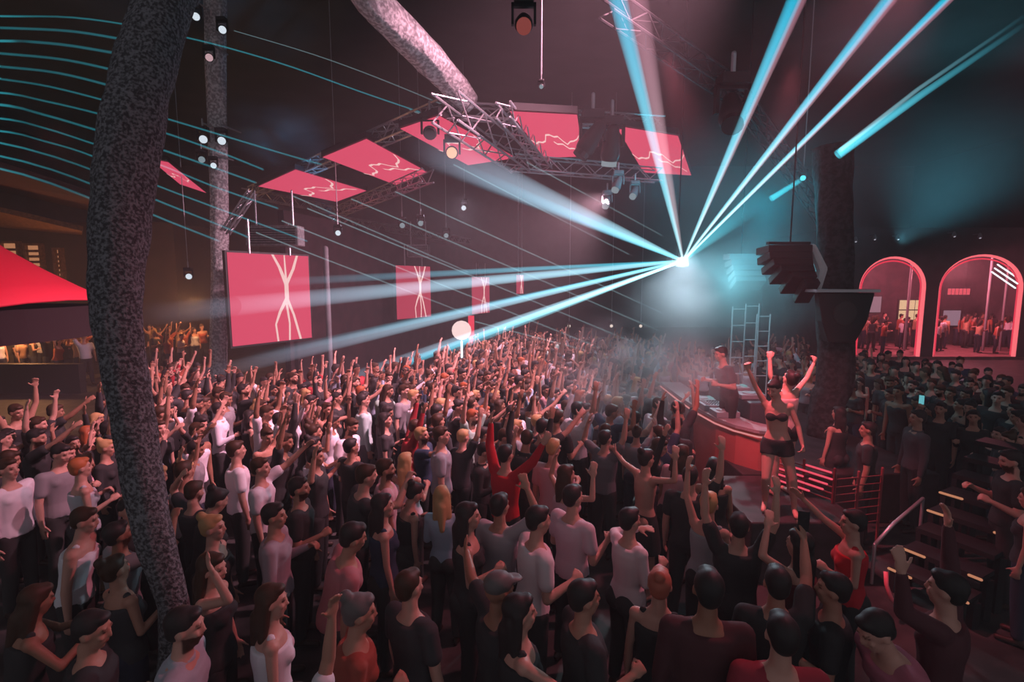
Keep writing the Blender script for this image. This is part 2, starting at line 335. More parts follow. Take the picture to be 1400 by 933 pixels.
def truss(p0, p1, w_, label, r=0.028, mt=None, flat=False, name='roof_truss', group='steel trusses under the roof', n=None):
    p0 = Vector(p0); p1 = Vector(p1); x, y, d = frame(p1 - p0); L = (p1 - p0).length; mb = MB()
    t = thing(name, label, 'truss', tuple(p0), group=group); q1 = p1 - p0; h = w_ / 2
    cs = [x * sx * h + y * sy * h for sx, sy in ((-1, -1), (1, -1), (1, 1), (-1, 1))]
    for c in cs: limb(mb, c, q1 + c, r, r, 6, rnd=False)
    obj('chord', mb, mt or STEEL, t); la = MB(); k = n or max(3, int(L / w_ / 1.2))
    for f_ in range(4):
        for i in range(k):
            a, b = (cs[f_], cs[(f_ + 1) % 4]) if i % 2 == 0 else (cs[(f_ + 1) % 4], cs[f_])
            limb(la, q1 * (i / k) + a, q1 * ((i + 1) / k) + b, r * .6, r * .6, 5, rnd=False)
    obj('lacing', la, mt or STEEL, t); return t
truss(Pz(345, 262, 8.7), Pz(612, 148, 8.7), 0.35, 'steel truss edging the pink roof panels along the side wall')
truss(Pz(335, 263, 8.6), Pz(470, 290, 8.6), 0.35, 'short steel truss above the large square screen')
truss(Pz(462, 290, 8.3), Pz(585, 240, 8.3), 0.4, 'steel truss along the low edge of the pink roof panels')
truss(Pz(608, 146, 8.3), Pz(712, 222, 8.3), 0.55, 'grey steel truss running on from the diagonal trunk')
truss(Pz(688, 150, 8.4), Pz(748, 224, 8.4), 0.3, 'slim steel truss beside the roof panel past the diagonal trunk')
truss(Pz(600, 150, 8.8), Pz(905, 170, 8.8), 0.3, 'steel truss along the near edge of the pink roof panels')
truss(Pz(700, 222, 8.3), Pz(900, 240, 8.3), 0.4, 'steel truss carrying moving lamps at the far edge of the roof panels')
truss(Pz(455, 300, 7.6), Pz(640, 330, 7.6), 0.35, 'far steel truss running above the second pink screen')
truss(P(308, 318, 15.5), P(345, 262, 15.5), 0.18, 'short steel brace slanting from the slim trunk to the roof', r=0.03)
truss(P(830, 5, 9.5), P(1010, 130, 12.0), 0.35, 'dark truss passing behind the tall cyan beams', mt=BLACK)
truss(P(1010, 130, 12.0), P(1130, 300, 12.0), 0.3, 'dark truss sloping down to the speaker column', mt=BLACK)
# ------------------------------------------------------------------ trunks and posts
def trunk(name, pts, label, mt, cat='tree trunk', n=28, amp=0.045, sub=6):
    rnd = random.Random(len(label)); P_, R_ = [], []
    for i in range(len(pts) - 1):
        for k in range(sub):
            t = k / sub; p0 = pts[max(i - 1, 0)]; p1 = pts[i]; p2 = pts[i + 1]; p3 = pts[min(i + 2, len(pts) - 1)]
            c = [0.5 * ((2 * b) + (-a + c_) * t + (2 * a - 5 * b + 4 * c_ - d_) * t * t + (-a + 3 * b - 3 * c_ + d_) * t ** 3) for a, b, c_, d_ in zip(p0, p1, p2, p3)]
            P_.append(Vector(c[:3])); R_.append(c[3])
    P_.append(Vector(pts[-1][:3])); R_.append(pts[-1][3])
    base = Vector(pts[0][:3]); mb = MB(); tube(mb, [p - base for p in P_], R_, n)
    ph = [rnd.uniform(0, 6) for _ in range(6)]
    vs = []
    nn = n
    for i, p in enumerate(P_):
        c = p - base
        for k in range(nn):
            v = Vector(mb.v[i * nn + k]); a = 2 * PI * k / nn
            s = 1 + amp * (math.sin(3 * a + ph[0] + i * .3) + 0.6 * math.sin(7 * a + ph[1] - i * .5) + 0.5 * math.sin(i * 1.3 + ph[2])) + rnd.uniform(-amp, amp) * .6
            vs.append(tuple(c + (v - c) * s))
    mb.v = vs
    o = obj(name, mb, mt, smooth=True); o.location = base; return tag(o, label, cat)
def T(px, py, Y, wpx): p = P(px, py, Y); return (p.x, p.y, p.z, wpx * Y / F / 2)
q = T(236, 835, 3.7, 50)
trunk('tree_trunk', [(q[0] + .02, q[1], GZ, .17), (q[0] + .01, q[1], 1.8, .15), T(236, 825, 3.7, 40), T(208, 720, 3.7, 48), T(186, 600, 3.8, 52), T(166, 480, 3.9, 54), T(160, 380, 4.0, 62), T(168, 260, 4.2, 70), T(190, 130, 4.4, 68), T(226, 0, 4.7, 62), T(250, -90, 5.0, 56), T(262, -420, 6.5, 60)],
      'thick rough grey tree trunk curving up from the crowd, nearest the camera', BARK, sub=8)
q = T(298, 515, 16, 20)
trunk('tree_trunk', [(q[0], 16, GZ, .3), (q[0], 16, 1.8, .27), T(298, 515, 16, 22), T(300, 380, 16, 21), T(299, 250, 16, 22), T(296, 100, 16, 24), T(294, 0, 16, 26), T(294, -20, 16, 26)], 'slim pale tree trunk with lamps clamped on, beside the large pink screen', BARKG)
q = P(548, 60, 9)
trunk('tree_trunk', [T(460, -70, 8.6, 40), T(508, 0, 9.2, 44), T(560, 52, 10.2, 42), T(602, 96, 11.2, 38), T(640, 140, 12.2, 28)], 'rough grey trunk slanting down across the ceiling to the truss', BARKG)
q = P(1142, 420, 9.6); SZ0 = 1.95
trunk('speaker_column', [(q.x, 9.6, SZ0, .34), (q.x, 9.6, 2.6, .30), T(1141, 520, 9.6, 46), T(1141, 420, 9.6, 44), T(1142, 320, 9.6, 42), T(1140, 250, 9.6, 44), T(1138, 200, 9.6, 50)], 'black trunk-like column carrying the loudspeakers beside the dancers', BARKD, cat='column')
p = P(445, 340, 17); m = MB(); limb(m, (0, 0, 0), (0, 0, p.z - GZ), 0.09, 0.09, 12)
o = obj('steel_post', m, GREY, smooth=True); o.location = (p.x, 17, GZ); tag(o, 'slim light grey post just past the large pink screen', 'post')

# ------------------------------------------------------------------ stage lights (fixtures)
def fixture(loc, aim, s, label, lens=BLACK, group='moving stage lamps on the rig', body=BLACK, drop=False, back=None):
    s *= .8 if s < 1.4 else 1
    t = thing('stage_lamp', label, 'stage lamp', tuple(loc), group=group)
    m = MB(); box(m, (-.16 * s, -.12 * s, .26 * s), (.16 * s, .12 * s, .38 * s)); obj('base', m, body, t, bevel=.01)
    m = MB(); box(m, (-.2 * s, -.04 * s, -.05 * s), (-.16 * s, .04 * s, .28 * s)); box(m, (.16 * s, -.04 * s, -.05 * s), (.2 * s, .04 * s, .28 * s)); box(m, (-.2 * s, -.04 * s, .22 * s), (.2 * s, .04 * s, .27 * s)); obj('yoke', m, body, t)
    d = (Vector(aim) - Vector(loc)).normalized(); m = MB(); limb(m, -d * .18 * s, d * .17 * s, .10 * s, .15 * s, 14); hd_ = obj('head', m, body, t, smooth=True)
    m = MB(); limb(m, d * .26 * s, d * .335 * s, .12 * s, .12 * s, 14, rnd=False); obj('lens', m, lens, hd_)
    m = MB(); limb(m, (0, 0, .38 * s), (0, 0, .62 * s), .03 * s, .03 * s, 6)
    if drop: limb(m, (0, 0, .6 * s), (0, 0, CZ - loc[2]), .012, .012, 6)
    if back: limb(m, (0, 0, .5 * s), (back[0], back[1], .5 * s), .025, .025, 6)
    obj('clamp', m, STEEL, t)
    return t
RL = emat('red_lens', (0.40, 0.09, 0.08), 0.55); WLn = emat('white_lens', (0.8, 0.9, 1.0), 0.9); OL = emat('orange_lens', (1.0, 0.45, 0.28), 1.2); GL = emat('grey_lens', (0.35, 0.45, 0.5), 0.6)
fixture(P(716, 30, 6.0), P(720, 120, 4.2), .85, 'large dark stage lamp with dull red lens hanging top centre', RL, drop=True)
fixture(P(810, 188, 12), (-3, 12, 1), 1.5, 'dark stage lamp hanging between the two brighter roof panels', BLACK)
fixture(P(836, 196, 12.3), (2, 15, 1), 1.5, 'dark stage lamp paired beside the hanging one between roof panels', GL)
fixture(P(845, 250, 15), (0, 12, 1), 1.1, 'pale lit stage lamp on the truss end near the cyan beam', GL, body=GREY)
fixture(P(830, 275, 15.5), (0, 10, 1), 1.0, 'pale lit stage lamp hanging lowest under the truss end', GL, body=GREY)
fixture(P(868, 262, 15.5), (0, 10, 1), 1.0, 'pale lit stage lamp beside the cyan beam under the truss', GL, body=GREY)
fixture(P(588, 180, 12), P(580, 240, 8), 1.3, 'dark stage lamp in front of the small roof panel near the trunk end', BLACK)
fixture(P(618, 208, 13), P(600, 260, 6), 1.3, 'stage lamp with glowing orange lens against the pink roof panel', OL)
fixture(P(1000, 150, 10), P(1010, 300, 8), 1.6, 'large dark stage lamp hanging behind the second tall cyan beam', BLACK)
fixture(P(1020, 152, 10.5), P(960, 180, 5), 0.8, 'small stage lamp with white lens beside the large dark hanging one', WLn)
fixture(P(278, 190, 15.3), P(272, 230, 8), 1.1, 'stage lamp clamped to the slim trunk, outer one of the upper pair', WLn, back=(.15, .8))
fixture(P(303, 192, 15.3), P(310, 235, 8), 1.1, 'stage lamp clamped to the slim trunk, inner one of the upper pair', WLn, back=(.15, .8))
fixture(P(276, 218, 15.3), P(262, 240, 8), 0.9, 'lower stage lamp clamped to the slim trunk beneath the upper pair', GL, back=(.15, .8))
fixture(P(292, 226, 15.2), P(290, 270, 8), 0.8, 'lowest small stage lamp clamped to the slim trunk', WLn, back=(.15, .8))
fixture(P(268, 22, 15.2), P(262, 60, 9), 1.0, 'stage lamp high on the slim trunk near the thick trunk', WLn, back=(.15, .8))
fixture(P(304, 40, 15.2), P(312, 80, 9), 1.0, 'stage lamp high on the slim trunk facing the ceiling', WLn, back=(-.55, .8))
fixture(P(286, 78, 15.2), P(286, 120, 9), 1.0, 'round pinkish stage lamp halfway up the slim trunk', emat('pink_lens', (0.8, 0.5, 0.55), .7), back=(.1, .8))
fixture(P(462, 318, 16.0), P(468, 360, 10), 0.8, 'small white stage lamp on top of the slim grey post', WLn, drop=True)
fixture(P(575, 305, 20.0), P(575, 350, 10), 1.0, 'small grey stage lamp above the second pink screen', GL, drop=True)
fixture(P(550, 308, 20.0), P(550, 350, 10), 1.0, 'small dim stage lamp hanging just before the second pink screen', GL, drop=True)
fixture(P(610, 322, 22.0), P(610, 350, 10), 1.0, 'small dim stage lamp hanging just past the second pink screen', GL, drop=True)
fixture(P(258, 378, 18.0), P(270, 400, 10), 1.0, 'white stage lamp low in the dark bay beside the slim trunk', WLn, drop=True)
fixture(P(740, 118, 9.0), P(742, 150, 6), 0.35, 'tiny pale lamp alone on the dark ceiling', GL, drop=True)
fixture(P(1098, 243, 12.0), P(1090, 270, 8), 0.6, 'small cyan stage lamp on the truss above the line array', CYANL, drop=True)
fixture((-2.0, 22.1, 8.05), (-3, 10, 2.4), 1.0, 'small added lamp housing around the back rim light, over the second pink screen side', WLn, drop=True)  # housing added only to give the rim spot a source
for k, px in enumerate((778, 836, 876)):
    fixture(P(px, 446, 26.0), P(px - 10, 450, 10), 0.8, ['pale back wall lamp furthest from the smoke', 'pale back wall lamp, middle of the three', 'pale back wall lamp nearest the smoke'][k], emat('warm_lens', (1.0, 0.8, 0.7), 0.9), group='pale lamps at the back wall', drop=True)

# ------------------------------------------------------------------ hanging boxes, laser projector, speakers
def crate(x0, y0, x1, y1, Y, d, label):
    A = P(x0, y0, Y); B = P(x1, y1, Y); t = thing('hanging_speaker', label, 'speaker', ((A.x + B.x) / 2, Y, B.z), group='grey speakers hung above the screens'); hw = (B.x - A.x) / 2; h = A.z - B.z
    m = MB(); box(m, (-hw, 0, 0), (hw, d, h)); obj('cabinet', m, mat('speaker_grey', (0.3, 0.31, 0.32), 0.7, noise=(0.2, 0.2, 0.21), scale=12), t, bevel=.03)
    m = MB()
    for k in range(7): box(m, (-hw * .9, -0.03, h * (.1 + .115 * k)), (hw * .9, 0.0, h * (.155 + .115 * k)))
    obj('grille', m, BLACK, t)
    for s in (-.7, .7): m = MB(); limb(m, (hw * s, d / 2, h), (hw * s, d / 2, h + 1.0), .03, .03, 6); obj('hanger', m, STEEL, t)
crate(334, 308, 408, 336, 15, .5, 'wide grey speaker hung above the large square screen')
crate(556, 334, 586, 352, 23.5, .5, 'small grey speaker hung above the second pink screen')
SRC = P(934, 357, 12.0)
t = thing('laser_projector', 'laser projector glowing white where all the cyan beams meet', 'laser projector', tuple(SRC + Vector((0, .1, 0))))
m = MB(); box(m, (-.2, .08, -.12), (.2, .5, .12)); obj('housing', m, BLACK, t, bevel=.02)
m = MB(); ellip(m, (0, .02, 0), (.085, .07, .085)); obj('aperture', m, emat('laser_core', (0.8, 1.0, 1.0), 3.0), t, smooth=True)
m = MB(); limb(m, (0, .3, .12), (0, .3, CZ - SRC.z), .015, .015, 6); obj('hanger', m, BLACK, t)
# curved line array beside the column
t = thing('line_array', 'black curved line array loudspeaker hanging beside the dark column with pale lit side', 'speaker', tuple(P(1078, 372, 9.6)))
for k in range(6):
    a = math.radians(-4 - k * 9); m = MB(); z = .40 - k * .145; y0 = -.05 - .02 * k * k * .4
    M = Matrix.Translation((-.06 + .012 * k * k, y0, z)) @ Matrix.Rotation(a, 4, 'X')
    ww = .46 - .012 * k * k
    box(m, (-ww, -.22, -.068), (ww * .72, .28, .068), M=M); obj('cabinet', m, BLACK, t, bevel=.015)
m = MB(); limb(m, (.36, -.1, .44), (.55, -.1, .05), .07, .1, 8); limb(m, (.55, -.1, .05), (.5, -.1, -.34), .1, .06, 8); obj('lit_side', m, mat('pale_lit_side', (0.75, 0.78, 0.8), 0.5), t)  # pale shape stands for the lit end of the array, light put into colour
m = MB(); box(m, (-.42, -.05, .5), (.35, .05, .55)); limb(m, (0, 0, .55), (0, 0, CZ - P(1078, 372, 9.6).z), .015, .015, 6); obj('fly_bar', m, BLACK, t)
t = thing('line_array', 'smaller hazy line array loudspeaker in the smoke behind the black one', 'speaker', tuple(P(1012, 372, 12.6)))
for k in range(5):
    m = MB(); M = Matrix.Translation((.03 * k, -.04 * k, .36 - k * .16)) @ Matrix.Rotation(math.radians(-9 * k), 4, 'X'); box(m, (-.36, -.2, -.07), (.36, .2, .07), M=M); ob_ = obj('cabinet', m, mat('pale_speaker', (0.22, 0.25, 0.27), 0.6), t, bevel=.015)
m = MB(); limb(m, (0, 0, .4), (0, 0, CZ - P(1012, 372, 12.6).z), .015, .015, 6); obj('cable', m, BLACK, t)
t = thing('loudspeaker', 'black angled loudspeaker box strapped to the dark column beneath its grey shelf', 'speaker', tuple(P(1143, 435, 9.25)))
m = MB(); rings = []
for z, hw, d in ((.46, .50, .25), (.30, .47, .25), (-.05, .40, .25), (-.42, .24, .22)): rings.append([Vector((-hw, -d, z)), Vector((hw, -d, z)), Vector((hw * .8, d * .2, z)), Vector((-hw * .8, d * .2, z))])
loft(m, rings); obj('cabinet', m, BLACK, t, bevel=.02)
m = MB(); ellip(m, (0, -.25, .1), (.22, .02, .22)); obj('speaker_cone', m, mat('cone', (.05, .05, .05), .6), t, smooth=True)
m = MB(); box(m, (-.58, -.35, .47), (.52, .2, .52)); obj('shelf', m, STEEL, t)
# ------------------------------------------------------------------ laser beams
def beam_mat(name, c0, c1, s0, s1, p=1.6):
    m = bpy.data.materials.new(name); m.use_nodes = True; nt = m.node_tree; nt.nodes.clear()
    o = nt.nodes.new('ShaderNodeOutputMaterial'); e = nt.nodes.new('ShaderNodeEmission'); tr = nt.nodes.new('ShaderNodeBsdfTransparent'); ad = nt.nodes.new('ShaderNodeAddShader')
    at = nt.nodes.new('ShaderNodeAttribute'); at.attribute_name = 't'
    mx = nt.nodes.new('ShaderNodeMix'); mx.data_type = 'RGBA'; mx.inputs[6].default_value = (*c0, 1); mx.inputs[7].default_value = (*c1, 1)
    nt.links.new(at.outputs['Fac'], mx.inputs[0]); nt.links.new(mx.outputs[2], e.inputs[0])
    lw = nt.nodes.new('ShaderNodeLayerWeight'); lw.inputs[0].default_value = 0.5
    inv = nt.nodes.new('ShaderNodeMath'); inv.operation = 'SUBTRACT'; inv.inputs[0].default_value = 1.0; nt.links.new(lw.outputs['Facing'], inv.inputs[1])
    pw = nt.nodes.new('ShaderNodeMath'); pw.operation = 'POWER'; pw.inputs[1].default_value = p; nt.links.new(inv.outputs[0], pw.inputs[0])
    mr = nt.nodes.new('ShaderNodeMapRange'); mr.inputs[3].default_value = s0; mr.inputs[4].default_value = s1; nt.links.new(at.outputs['Fac'], mr.inputs[0])
    ml = nt.nodes.new('ShaderNodeMath'); ml.operation = 'MULTIPLY'; nt.links.new(pw.outputs[0], ml.inputs[0]); nt.links.new(mr.outputs[0], ml.inputs[1])
    nt.links.new(ml.outputs[0], e.inputs[1]); nt.links.new(e.outputs[0], ad.inputs[0]); nt.links.new(tr.outputs[0], ad.inputs[1]); nt.links.new(ad.outputs[0], o.inputs[0])
    m.cycles.emission_sampling = 'NONE'
    return m
def beam(pts, rad, mt, label, group, name='laser_beam', n=16):
    pts = [Vector(p) for p in pts]
    if len(pts) > 3:
        q_ = []
        for i in range(len(pts) - 1):
            a, b, c, d = pts[max(i - 1, 0)], pts[i], pts[i + 1], pts[min(i + 2, len(pts) - 1)]
            for k in range(4):
                t = k / 4; q_.append(0.5 * ((2 * b) + (c - a) * t + (2 * a - 5 * b + 4 * c - d) * t * t + (3 * b - a - 3 * c + d) * t ** 3))
        pts = q_ + [pts[-1]]
    L = [0]
    for a, b in zip(pts, pts[1:]): L.append(L[-1] + (b - a).length)
    P2, R2, T2 = [], [], []
    for i in range(len(pts) - 1):
        kk = max(2, int(12 / (len(pts) - 1)))
        for k in range(kk):
            t = k / kk; P2.append(pts[i].lerp(pts[i + 1], t)); tt = (L[i] + (L[i + 1] - L[i]) * t) / L[-1]; T2.append(tt); R2.append(rad[0] + (rad[1] - rad[0]) * tt)
    P2.append(pts[-1]); T2.append(1); R2.append(rad[1]); base = P2[0].copy()
    mb = MB(); tube(mb, [p - base for p in P2], R2, n); mb.f = mb.f[:-2]; mb.m = mb.m[:-2]
    me = mb.mesh(name, (mt,)); at = me.attributes.new('t', 'FLOAT', 'POINT'); at.data.foreach_set('value', [t for t in T2 for _ in range(n)])
    o = obj(name, me, None, smooth=True); o.location = base; o.visible_shadow = True
    return tag(o, label, 'light beam', group)
def wr(px, Y): return px * Y / F / 2
bc = beam_mat('beam_cyan', (0.45, 0.92, 1.0), (0.0, 0.52, 0.78), 0.85, 0.46)
bw = beam_mat('beam_white', (0.05, 0.65, 0.85), (0.25, 0.45, 0.6), 0.45, 0.0)
bp = beam_mat('beam_pink', (0.9, 0.75, 0.8), (0.62, 0.25, 0.35), 0.4, 0.24)
bk = beam_mat('beam_broad', (0.35, 0.85, 1.0), (0.55, 0.52, 0.72), 0.62, 0.0)
bt = beam_mat('beam_teal', (0.15, 0.8, 0.95), (0.0, 0.4, 0.55), 0.5, 0.0)
SB = SRC + Vector((0, 0, 0)); G1 = 'cyan beams thrown up from the laser projector'; G2 = 'pale beams thrown from the laser projector over the crowd'
def bm(px, py, Y, w0, w1, mt, label, g, x0=0): return beam([SB + Vector((x0, 0, 0)), P(px, py, Y)], (w0 * 12 / F / 2, wr(w1, Y)), mt, label, g)
bm(840, -20, 8, 3, 26, bc, 'steepest tall cyan beam leaning towards the pink roof panels', G1)
bm(866, -20, 8, 3, 34, bp, 'soft pink beam hugging the steepest cyan beam', G1)
bm(1094, -20, 8, 3, 20, bc, 'tall cyan beam, first to lean towards the speaker column', G1)
bm(1106, -20, 8, 2, 12, bp, 'soft pink edge beam hugging the second tall cyan beam', G1)
bm(1222, -12, 8, 3, 15, bc, 'tall cyan beam, third from the steepest', G1)
bm(1229, -10, 8, 2, 11, bp, 'soft pale beam hugging the third tall cyan beam', G1)
bm(1300, -8, 8, 3, 10, bc, 'slimmest tall cyan beam, last to reach the top', G1)
bm(1303, -4, 8, 2, 8, bp, 'soft pale beam hugging the slimmest tall cyan beam', G1)
beam([P(1145, 212, 9.0), P(1262, 128, 8), P(1400, 34, 7)], (wr(13, 9), wr(7, 7)), beam_mat('bb', (0.1, 0.75, 0.95), (0.05, 0.3, 0.4), 0.75, 0.02), 'short thick cyan beam starting above the black speaker column', G1)
beam([P(1148, 206, 9.0), P(1255, 122, 8), P(1400, 22, 7)], (wr(7, 9), wr(5, 7)), beam_mat('bb2', (0.4, 0.75, 0.85), (0.05, 0.3, 0.4), 0.5, 0.02), 'thin pale beam along the upper edge of the short thick one', G1)
beam([P(1054, 272, 10.0), P(1094, 247, 9.6)], (wr(9, 10), wr(7, 9.6)), beam_mat('bb3', (0.05, 0.7, 0.85), (0.05, 0.6, 0.75), 0.6, 0.4), 'very short cyan beam stub above the line array', G1)
bm(1050, 262, 11, 4, 40, bt, 'faint teal beam rising into the smoke above the projector', G1)
bm(560, 188, 12, 4, 56, bk, 'broadest white beam rising to the largest pink roof panel', G2)
bm(575, 212, 12, 4, 30, bw, 'bluish under edge beam of the broadest white beam', G2)
bm(190, 432, 14, 4, 34, bk, 'long white beam crossing the large pink screen', G2)
bm(340, 388, 14, 3, 14, bw, 'thin blue beam just above the long white one', G2)
bm(280, 512, 16, 3, 24, bk, 'white beam passing low under the large pink screen', G2)
bm(330, 492, 16, 3, 14, bw, 'thin blue beam above the one passing under the screen', G2)
bm(400, 545, 14, 3, 20, bk, 'lowest white beam grazing the heads of the crowd', G2)
bm(540, 502, 16, 4, 12, beam_mat('b_c2', (0.5, 0.95, 1.0), (0.05, 0.6, 0.85), 0.8, 0.5), 'thin bright cyan beam ending over the crowd by the round paddle', G2)
bm(600, 486, 16, 3, 9, beam_mat('b_c3', (0.5, 0.95, 1.0), (0.05, 0.6, 0.85), 0.5, 0.2), 'thin cyan beam just above the one ending by the paddle', G2)
thin = beam_mat('beam_thin', (0.03, 0.42, 0.50), (0.03, 0.30, 0.38), 0.34, 0.3, 0.8)
thin2 = beam_mat('beam_thin_pale', (0.25, 0.42, 0.46), (0.25, 0.40, 0.45), 0.24, 0.15, 0.8)
GL3 = 'thin teal laser lines fanned across the hall'
lines = [[(-20, 22), (100, 24), (180, 35), (240, 48), (310, 65), (400, 92), (500, 128), (600, 162)],
 [(-20, 38), (0, 38), (100, 43), (175, 55), (230, 64)], [(-10, 56), (40, 57), (100, 63), (170, 75)], [(-20, 72), (0, 73), (90, 82), (160, 97), (220, 112)],
 [(-20, 90), (0, 91), (80, 100), (150, 117), (215, 136)], [(-20, 107), (0, 108), (70, 119), (145, 138), (220, 160), (300, 184), (400, 214), (440, 225)],
 [(-20, 125), (60, 138), (140, 157), (220, 180), (300, 208), (360, 232)], [(-20, 141), (60, 157), (135, 179), (210, 201), (300, 232), (350, 250)],
 [(-20, 160), (60, 175), (135, 199), (210, 222), (300, 258), (380, 285)], [(-20, 177), (60, 193), (130, 215), (205, 250), (300, 286), (420, 330)],
 [(-20, 191), (130, 234), (200, 268), (300, 308), (340, 325)], [(-20, 209), (125, 252), (200, 290), (300, 330)], [(-20, 226), (125, 272), (200, 305)],
 [(320, 42), (430, 75), (520, 108), (610, 145)]]
for i, l in enumerate(lines):
    if l[0][0] < 0: l = [(-260, l[0][1] - (l[2][1] - l[0][1]) * .3)] + l
    pts = [P(x, y, 4.6 + 9.5 * max(0, x) / 600) for x, y in l]
    beam(pts, (0.0075 if i != 7 else .011, 0.020), thin if i < 13 else thin2, 'thin teal laser line crossing behind the thick trunk' if 0 else ['topmost thin teal laser line arching past both trunks', 'second thin teal laser line from the ceiling', 'short thin teal laser line, third from the ceiling', 'fourth thin teal laser line from the ceiling', 'fifth thin teal laser line from the ceiling', 'thin teal laser line reaching the dim blue smoke', 'thin teal laser line reaching the first pink roof panel', 'brightest thin teal laser line behind the thick trunk', 'thin teal laser line just under the brightest one', 'thin teal laser line crossing above the large screen speaker', 'thin teal laser line running into the slim trunk brace', 'second lowest thin teal laser line above the eaves', 'lowest thin teal laser line touching the eaves', 'faint grey laser line between slim trunk and diagonal trunk'][i], GL3, 'laser_line', 6)
lines2 = [((540, 262), (905, 428)), ((480, 272), (900, 452)), ((420, 285), (890, 478)), ((385, 302), (860, 492)), ((720, 222), (905, 322)), ((620, 225), (860, 348)), ((350, 318), (640, 430)), ((560, 150), (700, 205)), ((400, 268), (640, 372)), ((650, 440), (900, 505))]
for i, (a, b) in enumerate(lines2):
    beam([P(a[0], a[1], 13.5), P(b[0], b[1], 17)], (0.02, 0.028), thin2, ['pale laser line crossing just under the broadest white beam', 'pale laser line, second under the broadest white beam', 'pale laser line starting at the truss above the large screen', 'pale laser line starting beside the grey hanging speaker', 'pale laser line meeting the steepest cyan beam', 'pale laser line running above the broadest white beam', 'lowest short pale laser line crossing the slim grey post', 'short pale laser line behind the diagonal trunk end', 'pale laser line over the top of the second pink screen', 'pale laser line just above the heads by the booth'][i], 'pale laser lines over the crowd', 'laser_line', 6)

# ------------------------------------------------------------------ smoke and haze
def smoke(name, c, r, dens, color, label, scale=1.6, lo=0.42, hi=0.75, aniso=0.0):
    mb = MB(); ellip(mb, (0, 0, 0), (1, 1, 1), n=20); o = obj(name, mb, None); o.data.materials.clear(); o.location = c; o.scale = r
    m = bpy.data.materials.new(name); m.use_nodes = True; nt = m.node_tree; nt.nodes.clear(); out = nt.nodes.new('ShaderNodeOutputMaterial')
    v = nt.nodes.new('ShaderNodeVolumeScatter'); v.inputs['Color'].default_value = (*color, 1); v.inputs['Anisotropy'].default_value = aniso
    tc = nt.nodes.new('ShaderNodeTexCoord'); ln = nt.nodes.new('ShaderNodeVectorMath'); ln.operation = 'LENGTH'; nt.links.new(tc.outputs['Object'], ln.inputs[0])
    fo = nt.nodes.new('ShaderNodeMapRange'); fo.inputs[1].default_value = 1.0; fo.inputs[2].default_value = 0.15; fo.interpolation_type = 'SMOOTHSTEP'; nt.links.new(ln.outputs['Value'], fo.inputs[0])
    nz = nt.nodes.new('ShaderNodeTexNoise'); nz.inputs['Scale'].default_value = scale; nz.inputs['Detail'].default_value = 3; nt.links.new(tc.outputs['Object'], nz.inputs['Vector'])
    mr = nt.nodes.new('ShaderNodeMapRange'); mr.inputs[1].default_value = lo; mr.inputs[2].default_value = hi; nt.links.new(nz.outputs['Fac'], mr.inputs[0])
    a = nt.nodes.new('ShaderNodeMath'); a.operation = 'MULTIPLY'; nt.links.new(fo.outputs[0], a.inputs[0]); nt.links.new(mr.outputs[0], a.inputs[1])
    b = nt.nodes.new('ShaderNodeMath'); b.operation = 'MULTIPLY'; b.inputs[1].default_value = dens; nt.links.new(a.outputs[0], b.inputs[0]); nt.links.new(b.outputs[0], v.inputs['Density'])
    nt.links.new(v.outputs[0], out.inputs['Volume']); o.data.materials.append(m)
    return tag(o, label, 'smoke', kind='stuff')
smoke('smoke', P(990, 400, 11.0), (2.6, 1.8, 1.9), 0.75, (0.9, 0.95, 1.0), 'teal lit smoke billowing around the laser projector and DJ booth', lo=.36)
smoke('smoke', P(880, 520, 8.4), (2.1, 1.7, 1.3), 0.9, (0.95, 0.95, 1.0), 'pale smoke drifting over the crowd in front of the DJ booth', scale=2.2)
smoke('smoke', P(395, 182, 17.6), (2.9, 1.4, 1.3), 0.55, (0.8, 0.9, 1.0), 'dim blue smoke under the ceiling beyond the slim trunk', scale=1.8, lo=.38)
smoke('smoke', P(1030, 262, 12.6), (4.2, 2.4, 2.6), 0.16, (0.6, 0.95, 1.0), 'broad teal smoke hanging under the roof above the DJ and line array', lo=.2, hi=.6)
smoke('smoke', P(1310, 225, 19.5), (4.8, 2.5, 3.4), 0.10, (0.8, 0.95, 1.0), 'faint teal haze above the neon arches', lo=.15, hi=.6, scale=1.2)
mb = MB(); box(mb, (FX0 + .1, FY0 + .1, 0.02), (FX1 - .1, FY1 - .1, CZ - .1)); hz = obj('haze', mb, None); hz.data.materials.clear()
m = bpy.data.materials.new('haze'); m.use_nodes = True; nt = m.node_tree; nt.nodes.clear(); out = nt.nodes.new('ShaderNodeOutputMaterial'); v = nt.nodes.new('ShaderNodeVolumeScatter')
v.inputs['Color'].default_value = (0.9, 0.9, 0.92, 1); v.inputs['Density'].default_value = 0.007; v.inputs['Anisotropy'].default_value = 0.2; nt.links.new(v.outputs[0], out.inputs['Volume']); hz.data.materials.append(m)
tag(hz, 'thin club haze filling the whole hall', 'haze', kind='stuff')
